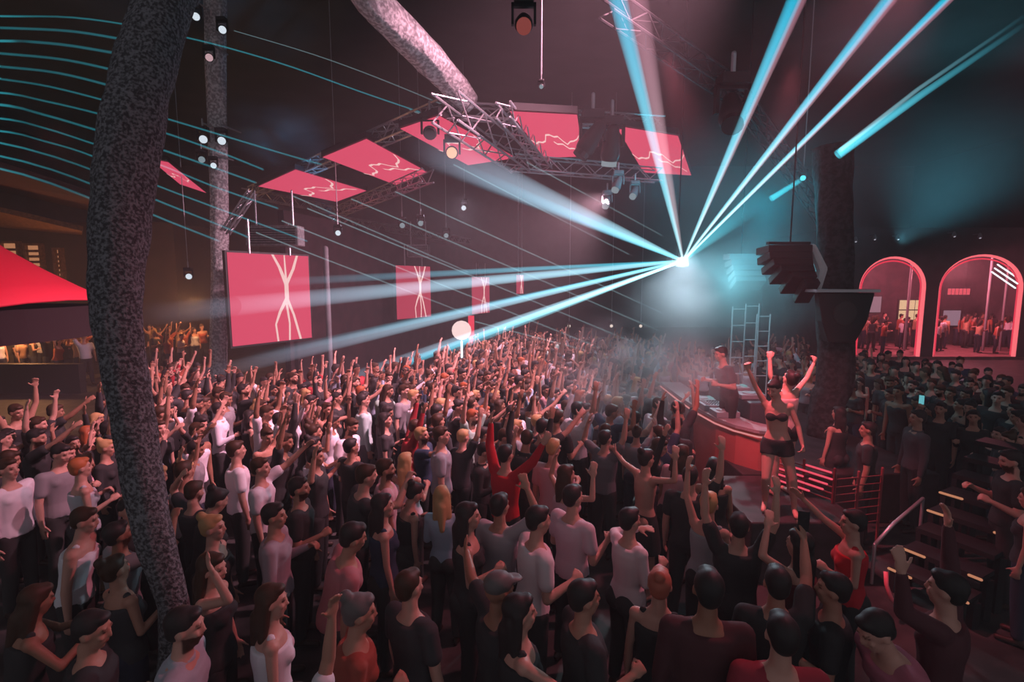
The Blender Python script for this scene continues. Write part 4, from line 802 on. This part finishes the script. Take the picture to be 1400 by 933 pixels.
# px, py (head), facing, options, skin, hair colour, top colour, legs, scale, label, short name
HERO = [
 (255, 858, -75, dict(sex='m', top='shirt', beard=True, L='down', R='bent', lean=6), S1, HB, (.36, .40, .46), BK, 1.03, 'bearded man in open grey-blue shirt at the foot of the thick trunk', 'the bearded man'),
 (128, 862, -60, dict(sex='m', top='tee', L='down', R='bent', head=(-20, 12)), S2, HB, BK, BK, 1.0, 'dim man in black looking up, alone near the bottom frame edge by the trunk', 'the man looking up'),
 (292, 722, -80, dict(sex='f', top='tank', hair='bun', L='down', R='down'), S1, HY, BK, BK, .98, 'blonde woman with pinned-up hair just past the thick trunk', 'the blonde woman'),
 (291, 778, -85, dict(sex='f', top='tank', hair='long', L='down', R=(V(.35, .9, .35), V(.1, -.35, 1)), head=(-8, 6)), S1, HN, BK, BK, 1.0, 'bare-shouldered woman in black lifting a bent arm beside the thick trunk', 'the bare-shouldered woman'),
 (117, 712, -70, dict(sex='m', top='tank', L='bent', R='down', lean=10), S1, HN, WH, BK, 1.0, 'person in white vest leaning forward, before the thick trunk', 'the white-vested leaner'),
 (111, 640, -40, dict(sex='f', top='tank', hair='short', L='bent', R='bent'), S1, HO, (.5, .5, .55), BK, 1.0, 'orange-haired person in pale top before the thick trunk', 'the orange-haired person'),
 (12, 642, -95, dict(sex='m', top='long', L='down', R='down'), S1, HN, WH, BK, 1.02, 'person in bright white long-sleeved top at the frame edge', 'the frame-edge white top'),
 (376, 706, -80, dict(sex='m', top='long', L='bent', R='down'), S2, HB, (.34, .28, .32), BK, 1.0, 'dark-haired man in mauve long-sleeved top, hands low', 'the man in mauve'),
 (484, 735, -60, dict(sex='m', top='tee', L='down', R='down', lean=12, side=8), S2, HB, (.42, .16, .18), BK, 1.05, 'man with dull red shirt leaning forward seen from behind', 'the dull red shirt'),
 (493, 838, -70, dict(sex='f', top='long', hair='bun', L='down', R='bent', lean=6), S2, HG, (.30, .07, .05), BK, 1.02, 'person in rust patterned top with grey bun at the bottom edge', 'the rust-topped person'),
 (524, 692, -70, dict(sex='f', top='tank', hair='long', L='down', R='down'), S1, HB, BL, BK, 1.0, 'long-haired woman in navy vest standing still', 'the navy vest'),
 (641, 706, -85, dict(sex='f', top='tank', hair='long', L='down', R='bent'), S1, HB, BK, BK, 1.04, 'woman with very dark long hair and bare back in black', 'the bare-backed woman'),
 (684, 692, -35, dict(sex='m', top='tee', L='down', R=(V(.7, .2, .6), V(-.5, .1, .8))), S2, HB, (.40, .38, .42), BK, 1.02, 'man in grey t-shirt lifting a hand to his head', 'the grey-shirted man'),
 (737, 712, -70, dict(sex='m', top='tee', L='down', R='bent', lean=4), S1, HB, (.70, .62, .66), BK, 1.06, 'dark-haired man in bright white t-shirt holding a forearm out', 'the bright white t-shirt'),
 (784, 680, -50, dict(sex='m', top='tee', L='bent', R='bent'), S1, HB, (.58, .46, .52), BK, 1.04, 'man in pale pink t-shirt just behind the bright white one', 'the pale pink t-shirt'),
 (862, 712, -60, dict(sex='f', top='long', hair='short', L=(V(.7, .5, -.2), V(-.6, .7, .2)), R='bent'), S1, HB, (.66, .54, .58), BK, 1.0, 'person in loose pale blouse with elbows spread', 'the pale blouse'),
 (902, 800, -20, dict(sex='f', top='tank', hair='bun', L='down', R='down'), S1, (.40, .12, .08), BK, BK, 1.0, 'red-blonde woman in black vest seen from behind', 'the red-blonde woman'),
 (683, 806, -60, dict(sex='m', top='tee', L='out', R='down', cap=True), S3, HG, BK, BK, 1.04, 'man in grey cap and black t-shirt stretching an arm sideways', 'the grey-capped man'),
 (712, 838, -80, dict(sex='f', top='tank', hair='long', L='down', R=(V(.1, 1, -.75), V(.1, -.75, -.35))), S1, HB, BK, BK, 1.02, 'woman in black with one bare elbow thrust forward beside the grey cap', 'the thrust elbow'),
 (800, 818, -75, dict(sex='m', top='tee', L='down', R='bent'), S2, HB, BK, BK, 1.03, 'dark-haired man in black holding his forearm forward near the bottom', 'the man in black'),
 (968, 806, -10, dict(sex='m', top='long', L='down', R='down'), S3, (.02, .02, .02), (.075, .025, .03), BK, 1.12, 'broad-backed man in dark maroon top seen from behind', 'the broad maroon back'),
 (692, 622, -40, dict(sex='m', top='long', L='up', R='upout'), S1, HB, RD, BK, 1.04, 'person in bright red long-sleeved top raising both arms', 'the red-topped dancer'),
 (884, 628, -60, dict(sex='f', top='bra', hair='bun', L='out', R='upbent', bottom='skirt'), S1, HB, BK, BK, 1.02, 'bare-shouldered woman with arms spread before the DJ booth', 'the spread-armed woman'),
 (604, 596, -85, dict(sex='m', top='tee', L='down', R='down'), S1, HN, (.30, .32, .36), BK, 1.05, 'tall pale-faced man in steel grey t-shirt amid the crowd', 'the steel grey t-shirt'),
 (527, 575, -80, dict(sex='f', top='tee', hair='long', L='bent', R='down'), S1, HB, (.05, .05, .055), BK, 1.0, 'long-haired woman in charcoal t-shirt amid the crowd', 'the charcoal t-shirt'),
 (497, 548, -70, dict(sex='m', top='long', L='down', R='down'), S1, HB, MT, GY, 1.05, 'slim person in pale mint shirt, brightest in the middle crowd', 'the mint shirt'),
 (357, 640, -80, dict(sex='m', top='tee', L='point', R='down'), S1, HN, (.62, .62, .68), BK, 1.0, 'man in white t-shirt pointing up, past the slim trunk', 'the pointing man'),
 (300, 560, -70, dict(sex='m', top='shirt', L='down', R='bent'), S1, HB, (.70, .72, .80), BK, 1.0, 'man in white shirt standing before the slim trunk', 'the white shirt'),
 (432, 625, -85, dict(sex='m', top='tee', L='down', R='upbent'), S2, HB, BK, BK, 1.0, 'man in black t-shirt with one bent arm raised, mid crowd', 'the bent-armed man'),
 (410, 668, -80, dict(sex='m', top='tee', L='down', R='bent', beard=True), S2, HB, BK, BK, 1.0, 'bearded man in black t-shirt behind the man in mauve', 'the bearded black t-shirt'),
 (775, 650, -60, dict(sex='f', top='tank', hair='long', L='upbent', R='upbent'), S1, HN, PK, BK, 1.0, 'woman in pink vest with both elbows raised', 'the pink vest'),
 (790, 560, -50, dict(sex='m', top='tee', L='down', R='up'), S1, HB, WH, BK, 1.06, 'tall man in white t-shirt punching one arm up near the smoke', 'the punching man'),
 (828, 600, -50, dict(sex='m', top='tee', L='upbent', R='up'), S1, HB, GY, BK, 1.0, 'man in grey t-shirt waving both arms at the smoke edge', 'the waving man'),
 (944, 652, -30, dict(sex='m', top='tee', L='down', R='up'), S1, HB, BK, BK, 1.02, 'person in black raising a fist against the red booth', 'the raised fist'),
 (976, 640, -10, dict(sex='f', top='tank', hair='long', L='down', R='down'), S2, HB, BK, BK, 1.0, 'dark-haired woman in black standing close against the booth', 'the booth-side woman'),
 (970, 690, -40, dict(sex='f', top='tank', hair='bun', L='up', R='bent'), S1, HY, (.30, .34, .36), BK, 1.0, 'blonde person in light grey vest reaching up below the booth', 'the reaching blonde'),
 (1010, 720, -20, dict(sex='m', top='tee', L='up', R='up'), S1, HB, BK, BK, 1.0, 'person in black with both arms up just below the podium dancer', 'the podium fan'),
 (1092, 745, 30, dict(sex='f', top='tank', hair='long', L=(V(.6, .4, .5), V(-.5, .2, .7)), R='down'), S1, HB, DR, BK, 1.0, 'woman in dark red vest lifting an arm below the red bars', 'the arm below the bars'),
 (1062, 798, -15, dict(sex='m', top='tee', L='down', R='point'), S2, HB, BK, BK, 1.03, 'man in black holding up a lit phone', 'the phone filmer'),
 (1165, 715, 70, dict(sex='f', top='tank', hair='short', L='bent', R='point'), S1, HB, RD, BK, .98, 'red-lit person in red vest leaning on the wire railing', 'the railing leaner'),
 (1137, 806, 60, dict(sex='m', top='tee', L='bent', R='bent'), S2, HB, BK, BK, 1.0, 'person in black with red-lit face below the wire railing', 'the red-lit face'),
 (1068, 868, -10, dict(sex='m', top='tee', L='down', R='down'), S1, HB, (.30, .03, .05), BK, 1.06, 'dark-haired person in crimson t-shirt at the bottom edge', 'the crimson t-shirt'),
 (1196, 864, 95, dict(sex='m', top='long', L='bent', R='down', lean=28), S1, HB, (.42, .14, .20), BK, 1.05, 'person in mauve-red top bending forward, face glowing red', 'the bending person'),
 (1292, 806, 40, dict(sex='m', top='long', L=(V(.6, .4, .45), V(.1, .1, 1)), R='up'), S1, HB, (.09, .03, .038), BK, 1.05, 'person in dark maroon top with red-lit arms raised at the stairs', 'the stairs dancer'),
 (1146, 566, 20, dict(sex='f', top='tank', hair='long', L='down', R='bent'), S1, HB, BK, BK, 1.0, 'dim long-haired woman in black just past the dark column', 'the column-side woman'),
 (1186, 588, 60, dict(sex='m', top='tee', L='down', R='down'), S2, HB, BK, BK, 1.0, 'dim-faced man in black, second person past the dark column', 'the dim-faced man'),
 (1254, 572, 80, dict(sex='m', top='shirt', L='down', R='down'), S2, HB, (.10, .08, .09), BK, 1.05, 'man in open-necked dark grey shirt in the dark crowd below the arches', 'the open-necked man'),
 (1286, 560, 120, dict(sex='m', top='tee', L='down', R='phone'), S2, HB, BK, BK, 1.0, 'person in black holding a teal-lit phone below the arches', 'the teal phone holder'),
]
TGT = Vector((4.4, 9.2, 0))
placed = [(3.35, 6.26), (3.73, 6.83)]   # (x, y, radius, px, py, depth)
hero_pos = []
T_SCALE = 1.655
for px, py, ang, op, sk, hc_, tc_, lc_, s_, label, nick in HERO:
    H = human(**op); hd = H['head'] * s_
    p = Pz(px, py, hd.z + GZ); a = math.radians(ang)
    off = Matrix.Rotation(a, 3, 'Z') @ Vector((hd.x, hd.y, 0)); loc = Vector((p.x - off.x, p.y - off.y, GZ))
    person(H, tuple(loc), a, s_, sk, hc_, tc_, lc_, op.get('top', 'tee'), op.get('bottom', 'trousers'), label)
    placed.append((loc.x, loc.y)); hero_pos.append((loc.x, loc.y, nick, px, py))
    if nick in ('the phone filmer', 'the teal phone holder'):
        hm = H['marks']['hand_r'] * s_; hm = loc + Matrix.Rotation(a, 3, 'Z') @ hm; t = thing('phone', 'lit phone held up by the man in black near the bottom' if 'filmer' in nick else 'teal-lit phone held in the dark crowd below the arches', 'phone', tuple(hm + Vector((0, 0, .05))), a + PI)
        m = MB(); box(m, (-.04, -.005, -.07), (.04, .005, .09)); obj('case', m, BLACK, t, bevel=.004); m = MB(); box(m, (-.036, -.008, -.062), (.036, -.0055, .082)); obj('display', m, PHONEL, t)
# the DJ, the dancers, the figure in the smoke
def figure(op, px, py, zfeet, s_, ang, sk, hc_, tc_, lc_, label, Y=None):
    H = human(**op); hd = H['head'] * s_; a = math.radians(ang); p = Pz(px, py, zfeet + hd.z); off = Matrix.Rotation(a, 3, 'Z') @ Vector((hd.x, hd.y, 0))
    loc = (p.x - off.x, p.y - off.y, zfeet); print('FIG', label[:30], [round(v, 2) for v in loc])
    return person(H, loc, a, s_, sk, hc_, tc_, lc_, op.get('top', 'tee'), op.get('bottom', 'trousers'), label)
figure(dict(sex='m', top='tee', L='bent', R='bent', lean=14, hair='short'), 985, 484, SZ, 1.06, 95, S1, HB, BK, BK, 'DJ in black leaning over the booth with a pink-lit face')
figure(dict(sex='f', top='bra', bottom='shorts', hair='bun', R=(V(.45, .1, .95), V(.35, .1, 1)), L=(V(.35, .1, -1), V(.2, .3, -1)), side=4, head=(-25, 20), fist=True,
     feet={-1: ((-.20, .05, .50), (-.24, -.02, .12), (-.27, .12, .035)), 1: ((.10, .16, .50), (.10, -.05, .12), (.11, .10, .035))}), 1058, 533, SZ, .98, 152, (.66, .34, .28), HB, BK, BK, 'dancer in black bikini top and shorts on the podium, one fist thrust up')
figure(dict(sex='f', top='tank', bottom='shorts', hair='bun', L='up', R='upout', head=(0, -25), fist=True), 1080, 518, SZ, 1.0, 10, (.66, .36, .30), HB, (.75, .45, .45), BK, 'second dancer in pale vest with both arms up behind the podium dancer')
# ------------------------------------------------------------------ the crowd
POSE_TXT = {('down', 'down'): 'arms down', ('down', 'bent'): 'one forearm out', ('up', 'up'): 'both arms up', ('down', 'up'): 'one arm up', ('upbent', 'upbent'): 'both elbows raised', ('down', 'point'): 'one arm pointing up',
            ('clap', 'clap'): 'hands clapping', ('bent', 'bent'): 'both forearms out', ('down', 'phone'): 'hand before the face', ('upout', 'upout'): 'arms in a wide V', ('up', 'bent'): 'one arm up, other bent', ('bent', 'down'): 'other forearm out', ('head', 'down'): 'hand on head'}
POSES = list(POSE_TXT)
WGT_FAR = [3, 2, 5, 6, 3, 5, 2, 2, 1, 3, 3, 1, 1]; WGT_NEAR = [8, 5, 1.2, 1.5, .8, 1, 2, 3, 1.5, .5, .8, 3, 1]
PROTO = {}
def proto(pi, sex, top, hair, beard, low=False):
    k = (pi, sex, top, hair, beard, low)
    if k not in PROTO:
        r_ = random.Random(repr(k))
        PROTO[k] = human(L=POSES[pi][0], R=POSES[pi][1], sex=sex, top=top, hair=hair, beard=beard, lean=r_.uniform(-2, 9), side=r_.uniform(-5, 5), head=(r_.uniform(-18, 18), r_.uniform(-6, 16)), turn=r_.uniform(-10, 10), vox=.0125, ratio=.45)
    return PROTO[k]
COLS = [('black', BK, 30), ('charcoal', (.045, .045, .05), 12), ('white', WH, 16), ('grey', (.24, .24, .26), 7), ('pink', PK, 5), ('red', (.35, .03, .04), 4), ('navy', BL, 5), ('pale blue', (.34, .44, .56), 3), ('mint', (.32, .50, .44), 1), ('rust', OR, 2)]
HCOLS = [('black', HB, 8), ('brown', HN, 6), ('blonde', HY, 2), ('ginger', (.30, .08, .03), .7)]
def ok_world(x, y):
    if 2.95 < x < 6.9 and 5.7 < y < 12.9: return False
    for tx, ty, r_ in ((-2.45, 3.7, .45), (-9.2, 16, .6), (-6.2, 17, .35)):
        if (x - tx) ** 2 + (y - ty) ** 2 < r_ * r_: return False
    if x < -12.3 and 16.6 < y: return False
    if x > 15.0 and y > 24.0: return False
    # behind the side wall
    q_ = Vector((x, y, 0)) - a0
    if q_.dot(sn) < .6 and q_.dot(sd) > -.3: return False
    return True
EDGE = [(-60, 560), (120, 566), (190, 492), (300, 505), (420, 512), (560, 492), (640, 470), (700, 456), (860, 462), (935, 476), (1100, 470), (1130, 478), (1200, 480), (1300, 492), (1420, 520)]
def edge_y(px):
    for (x0, y0), (x1, y1) in zip(EDGE, EDGE[1:]):
        if x0 <= px <= x1: return y0 + (y1 - y0) * (px - x0) / (x1 - x0)
    return 560
rng = random.Random(11)
cands = []
y = 2.3
while y < 30:
    row = int((y - 2.3) / .46 + .5); x = -1.2 * y - .5
    while x < 1.15 * y + .5:
        cx = x + rng.uniform(-.11, .11) + (.27 if row % 2 else 0); cyy = y + rng.uniform(-.09, .09); x += .54
        hx, hy = proj((cx, cyy, 1.68 + GZ))
        if hx < -25 or hx > 1425 or hy > 975: continue
        if hy < edge_y(hx): continue
        if not ok_world(cx, cyy): continue
        if any((cx - a) ** 2 + (cyy - b) ** 2 < .42 ** 2 for a, b in placed): continue
        if hx > 1200 and hy > 690 or (1185 < hx < 1360 and hy > 600): continue
        if cyy < 7.6 and (955 < hx < 1170 and 540 < hy < (735 if hx > 1050 else 700) or 940 < hx <= 955 and hy < 625): continue
        if hx < 90 and hy > 680 and rng.random() < .5: continue
        # keep the named figures in view: nobody stands right before their head and chest
        if any(abs(hx - qx) < 165 / max(cyy, 1) and 0 < hy - qy < 330 / cyy for _, _, _, qx, qy in hero_pos): continue
        cands.append((cyy * 1.0 + abs(cx) * .15, cx, cyy, hx, hy))
    y += .46
cands.sort()
near = cands[:300 - len(HERO) - 3 + 0]; far = cands[len(near):]
print('CROWD', len(near), len(far))
used = {}
def pick(r_, tbl): return r_.choices(tbl, [t_[2] for t_ in tbl])[0]
def traits(r_, yy, hx, hy):
    wg = WGT_FAR if yy > 6.5 else WGT_NEAR
    if hx > 1120 or (930 < hx < 1190 and hy > 600): wg = [9, 3, 0, .3, 0, 0, .6, 2, .5, 0, .2, 3, 0]
    pi = r_.choices(range(len(POSES)), wg)[0]; sex = 'f' if r_.random() < .42 else 'm'
    top = r_.choice(('tank', 'tee', 'tank', 'long') if sex == 'f' else ('tee', 'tee', 'tee', 'shirt', 'long', 'tank'))
    hair = r_.choice(('long', 'long', 'bun') if sex == 'f' else ('short',)); beard = sex == 'm' and r_.random() < .3
    if sex == 'm' and beard: top = 'tee'
    cn, cc, _ = pick(r_, COLS); hn, hcol, _ = pick(r_, HCOLS)
    if hx > 1110 and hn in ('blonde', 'ginger'): hn, hcol = 'black', HB  # hair kept dark past the column, the dimness there put into its colour
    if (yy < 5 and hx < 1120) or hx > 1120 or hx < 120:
        if cn not in ('black', 'charcoal', 'navy') and r_.random() < (.95 if hx > 1110 else .72): cn, cc = 'black', BK  # past the column, black tops stand in for the shade on the crowd
    return pi, sex, top, hair, beard, cn, cc, hn, hcol
TOPN = {'tee': 't-shirt', 'tank': 'vest', 'long': 'long-sleeved top', 'shirt': 'collared shirt'}
def relation(cx, cyy, hx, hy, tries):
    best = sorted(hero_pos, key=lambda q_: (q_[0] - cx) ** 2 + (q_[1] - cyy) ** 2)[tries // 4]
    dx, dy = cx - best[0], cyy - best[1]
    if abs(dy) > abs(dx): r_ = 'behind' if dy > 0 else 'before'
    else: r_ = 'stage side of' if dx > 0 else 'trunk side of'
    return r_, best[2]
labels = set()
def face_angle(cx, cyy, r_):
    d_ = TGT - Vector((cx, cyy, 0)); return math.atan2(-d_.x, d_.y) + math.radians(r_.gauss(0, 26))
group_map = {'near': 'clubbers dancing in the near part of the crowd', 'mid': 'clubbers dancing in the middle of the crowd', 'dark': 'clubbers in the dark crowd beyond the column'}
for i, (_, cx, cyy, hx, hy) in enumerate(near):
    for att in range(14):
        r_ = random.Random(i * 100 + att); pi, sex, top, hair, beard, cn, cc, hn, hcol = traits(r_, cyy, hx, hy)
        rel, nk_ = relation(cx, cyy, hx, hy, 0)
        hw_ = {'long': 'long-haired', 'bun': 'bun-haired', 'short': 'bearded' if beard else 'short-haired'}[hair]
        hw_ = (hn + '-bearded' if beard and False else hw_)
        lab = '%s in %s %s, %s, %s %s' % (hw_ + ' person', cn, TOPN[top], POSE_TXT[POSES[pi]], rel, nk_)
        if lab not in labels: break
    if lab in labels: lab = lab.replace(' person in', ' %s person in' % hn, 1)
    if len(lab.split()) > 16: lab = lab.replace(' collared', '').replace('one forearm out', 'forearm out').replace('other bent', 'one bent').replace('long-sleeved top', 'top').replace(' person in', ' one in')
    if len(lab.split()) > 16: lab = lab.replace(', one bent', '')
    if len(lab.split()) > 16: print('LONG', lab)
    labels.add(lab)
    H = proto(pi, sex, top, hair, beard); s_ = r_.uniform(.93, 1.05) * (.97 if sex == 'f' else 1.01)
    sk = r_.choice((S1, S1, S2, S2, S3)); lc = r_.choice((BK, BK, (.03, .035, .06), (.05, .05, .05)))
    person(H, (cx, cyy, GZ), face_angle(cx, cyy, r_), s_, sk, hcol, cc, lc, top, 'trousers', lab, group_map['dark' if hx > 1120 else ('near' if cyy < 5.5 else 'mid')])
# the rest of the crowd, too small and many to tell one by one
def low_arrays(H, cols):
    vs, fs, cs = [], [], []; nv = 0
    for key in ('body', 'shirt', 'trousers', 'hair'):
        if key not in H: continue
        me = H[key]; n = len(me.vertices); co = np.empty(n * 3, dtype=np.float32); me.vertices.foreach_get('co', co)
        me.calc_loop_triangles(); tr = np.empty(len(me.loop_triangles) * 3, dtype=np.int32); me.loop_triangles.foreach_get('vertices', tr)
        c = np.ones((n, 4), dtype=np.float32)
        if key == 'body': me.color_attributes['Col'].data.foreach_get('color', (cb := np.empty(n * 4, dtype=np.float32))); c = cb.reshape(-1, 4).copy()
        vs.append(co.reshape(-1, 3)); fs.append(tr.reshape(-1, 3) + nv); cs.append((key, c)); nv += n
    return np.concatenate(vs), np.concatenate(fs), cs
LOW = {}
def crowd_mesh(items, name, label):
    AV, AF, AC = [], [], []; nv = 0
    for (cx, cyy, z0, hx, hy, seed, warm) in items:
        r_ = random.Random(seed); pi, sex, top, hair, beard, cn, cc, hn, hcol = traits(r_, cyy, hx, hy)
        if warm: cc = r_.choice((OR, WH, (.5, .3, .2), BK))
        top = 'tank' if sex == 'f' else 'tee'; hair = 'long' if sex == 'f' else 'short'
        k = (pi, sex, cyy > 12)
        if k not in LOW:
            r2 = random.Random(repr(k)); LOW[k] = low_arrays(human(L=POSES[pi][0], R=POSES[pi][1], sex=sex, top=top, hair=hair, lean=r2.uniform(0, 8), side=r2.uniform(-5, 5), head=(r2.uniform(-15, 15), 5), vox=.022, ratio=.085 if cyy <= 12 else .05), None)
        vs, fs, cs = LOW[k]; a = face_angle(cx, cyy, r_) if not warm else r_.uniform(-2.6, -.8); s_ = r_.uniform(.92, 1.07); ca, sa = math.cos(a) * s_, math.sin(a) * s_
        out = np.empty_like(vs); out[:, 0] = vs[:, 0] * ca - vs[:, 1] * sa + cx; out[:, 1] = vs[:, 0] * sa + vs[:, 1] * ca + cyy; out[:, 2] = vs[:, 2] * s_ + z0
        cmap = {'body': r_.choice((S1, S1, S2, S3)), 'shirt': cc, 'trousers': r_.choice((BK, (.03, .035, .06))), 'hair': hcol}
        AV.append(out); AF.append(fs + nv); nv += len(vs)
        AC.append(np.concatenate([c * np.array([*cmap[kk], 1], dtype=np.float32) for kk, c in cs]))
    V3 = np.concatenate(AV).astype(np.float32); F3 = np.concatenate(AF).astype(np.int32); C4 = np.concatenate(AC).astype(np.float32)
    me = bpy.data.meshes.new(name); me.vertices.add(len(V3)); me.vertices.foreach_set('co', V3.ravel()); me.loops.add(len(F3) * 3); me.loops.foreach_set('vertex_index', F3.ravel())
    me.polygons.add(len(F3)); me.polygons.foreach_set('loop_start', np.arange(0, len(F3) * 3, 3, dtype=np.int32)); me.polygons.foreach_set('use_smooth', np.ones(len(F3), dtype=bool)); me.update(calc_edges=True)
    at = me.color_attributes.new('Col', 'FLOAT_COLOR', 'POINT'); at.data.foreach_set('color', C4.ravel()); me.materials.append(CROWDM)
    o = bpy.data.objects.new(name, me); COL.objects.link(o); tag(o, label, 'crowd', kind='stuff'); print('STUFF', name, len(items), len(F3)); return o
items = [(cx, cyy, GZ, hx, hy, 5000 + i, False) for i, (_, cx, cyy, hx, hy) in enumerate(far)]
rt = random.Random(5)
for i in range(34):     # on the terrace by the lattice building
    px = rt.uniform(-20, 122); Y_ = rt.uniform(18.2, 21.5); items.append((P(px, 500, Y_).x, Y_, GZ, px, 500, 9000 + i, True))
for i in range(14): px = rt.uniform(205, 285); Y_ = rt.uniform(19.5, 23); items.append((P(px, 500, Y_).x, Y_, GZ, px, 500, 9100 + i, True))
for i in range(46): px = rt.uniform(1172, 1400); Y_ = rt.uniform(24.9, 29.5); items.append((min(27.0, P(px, 450, Y_).x), Y_, PFZ, px, 450, 9200 + i, True))
crowd_mesh(items, 'crowd', 'distant part of the packed crowd filling the hall up to the back wall, terrace and pavilion')
# round paddle held over the crowd
c = P(631, 452, 13.5); t = thing('round_paddle', 'glowing pinkish white round paddle held high over the crowd', 'paddle', (c.x, c.y, 2.9))
m = MB(); ellip(m, (0, 0, c.z - 2.9), (.26, .08, .26), n=18); obj('panel', m, emat('paddle', (1.0, .72, .70), 1.0), t, smooth=True); m = MB(); limb(m, (0, 0, 0), (0, 0, c.z - 3.2), .03, .03, 8); obj('stick', m, WHITEL, t)
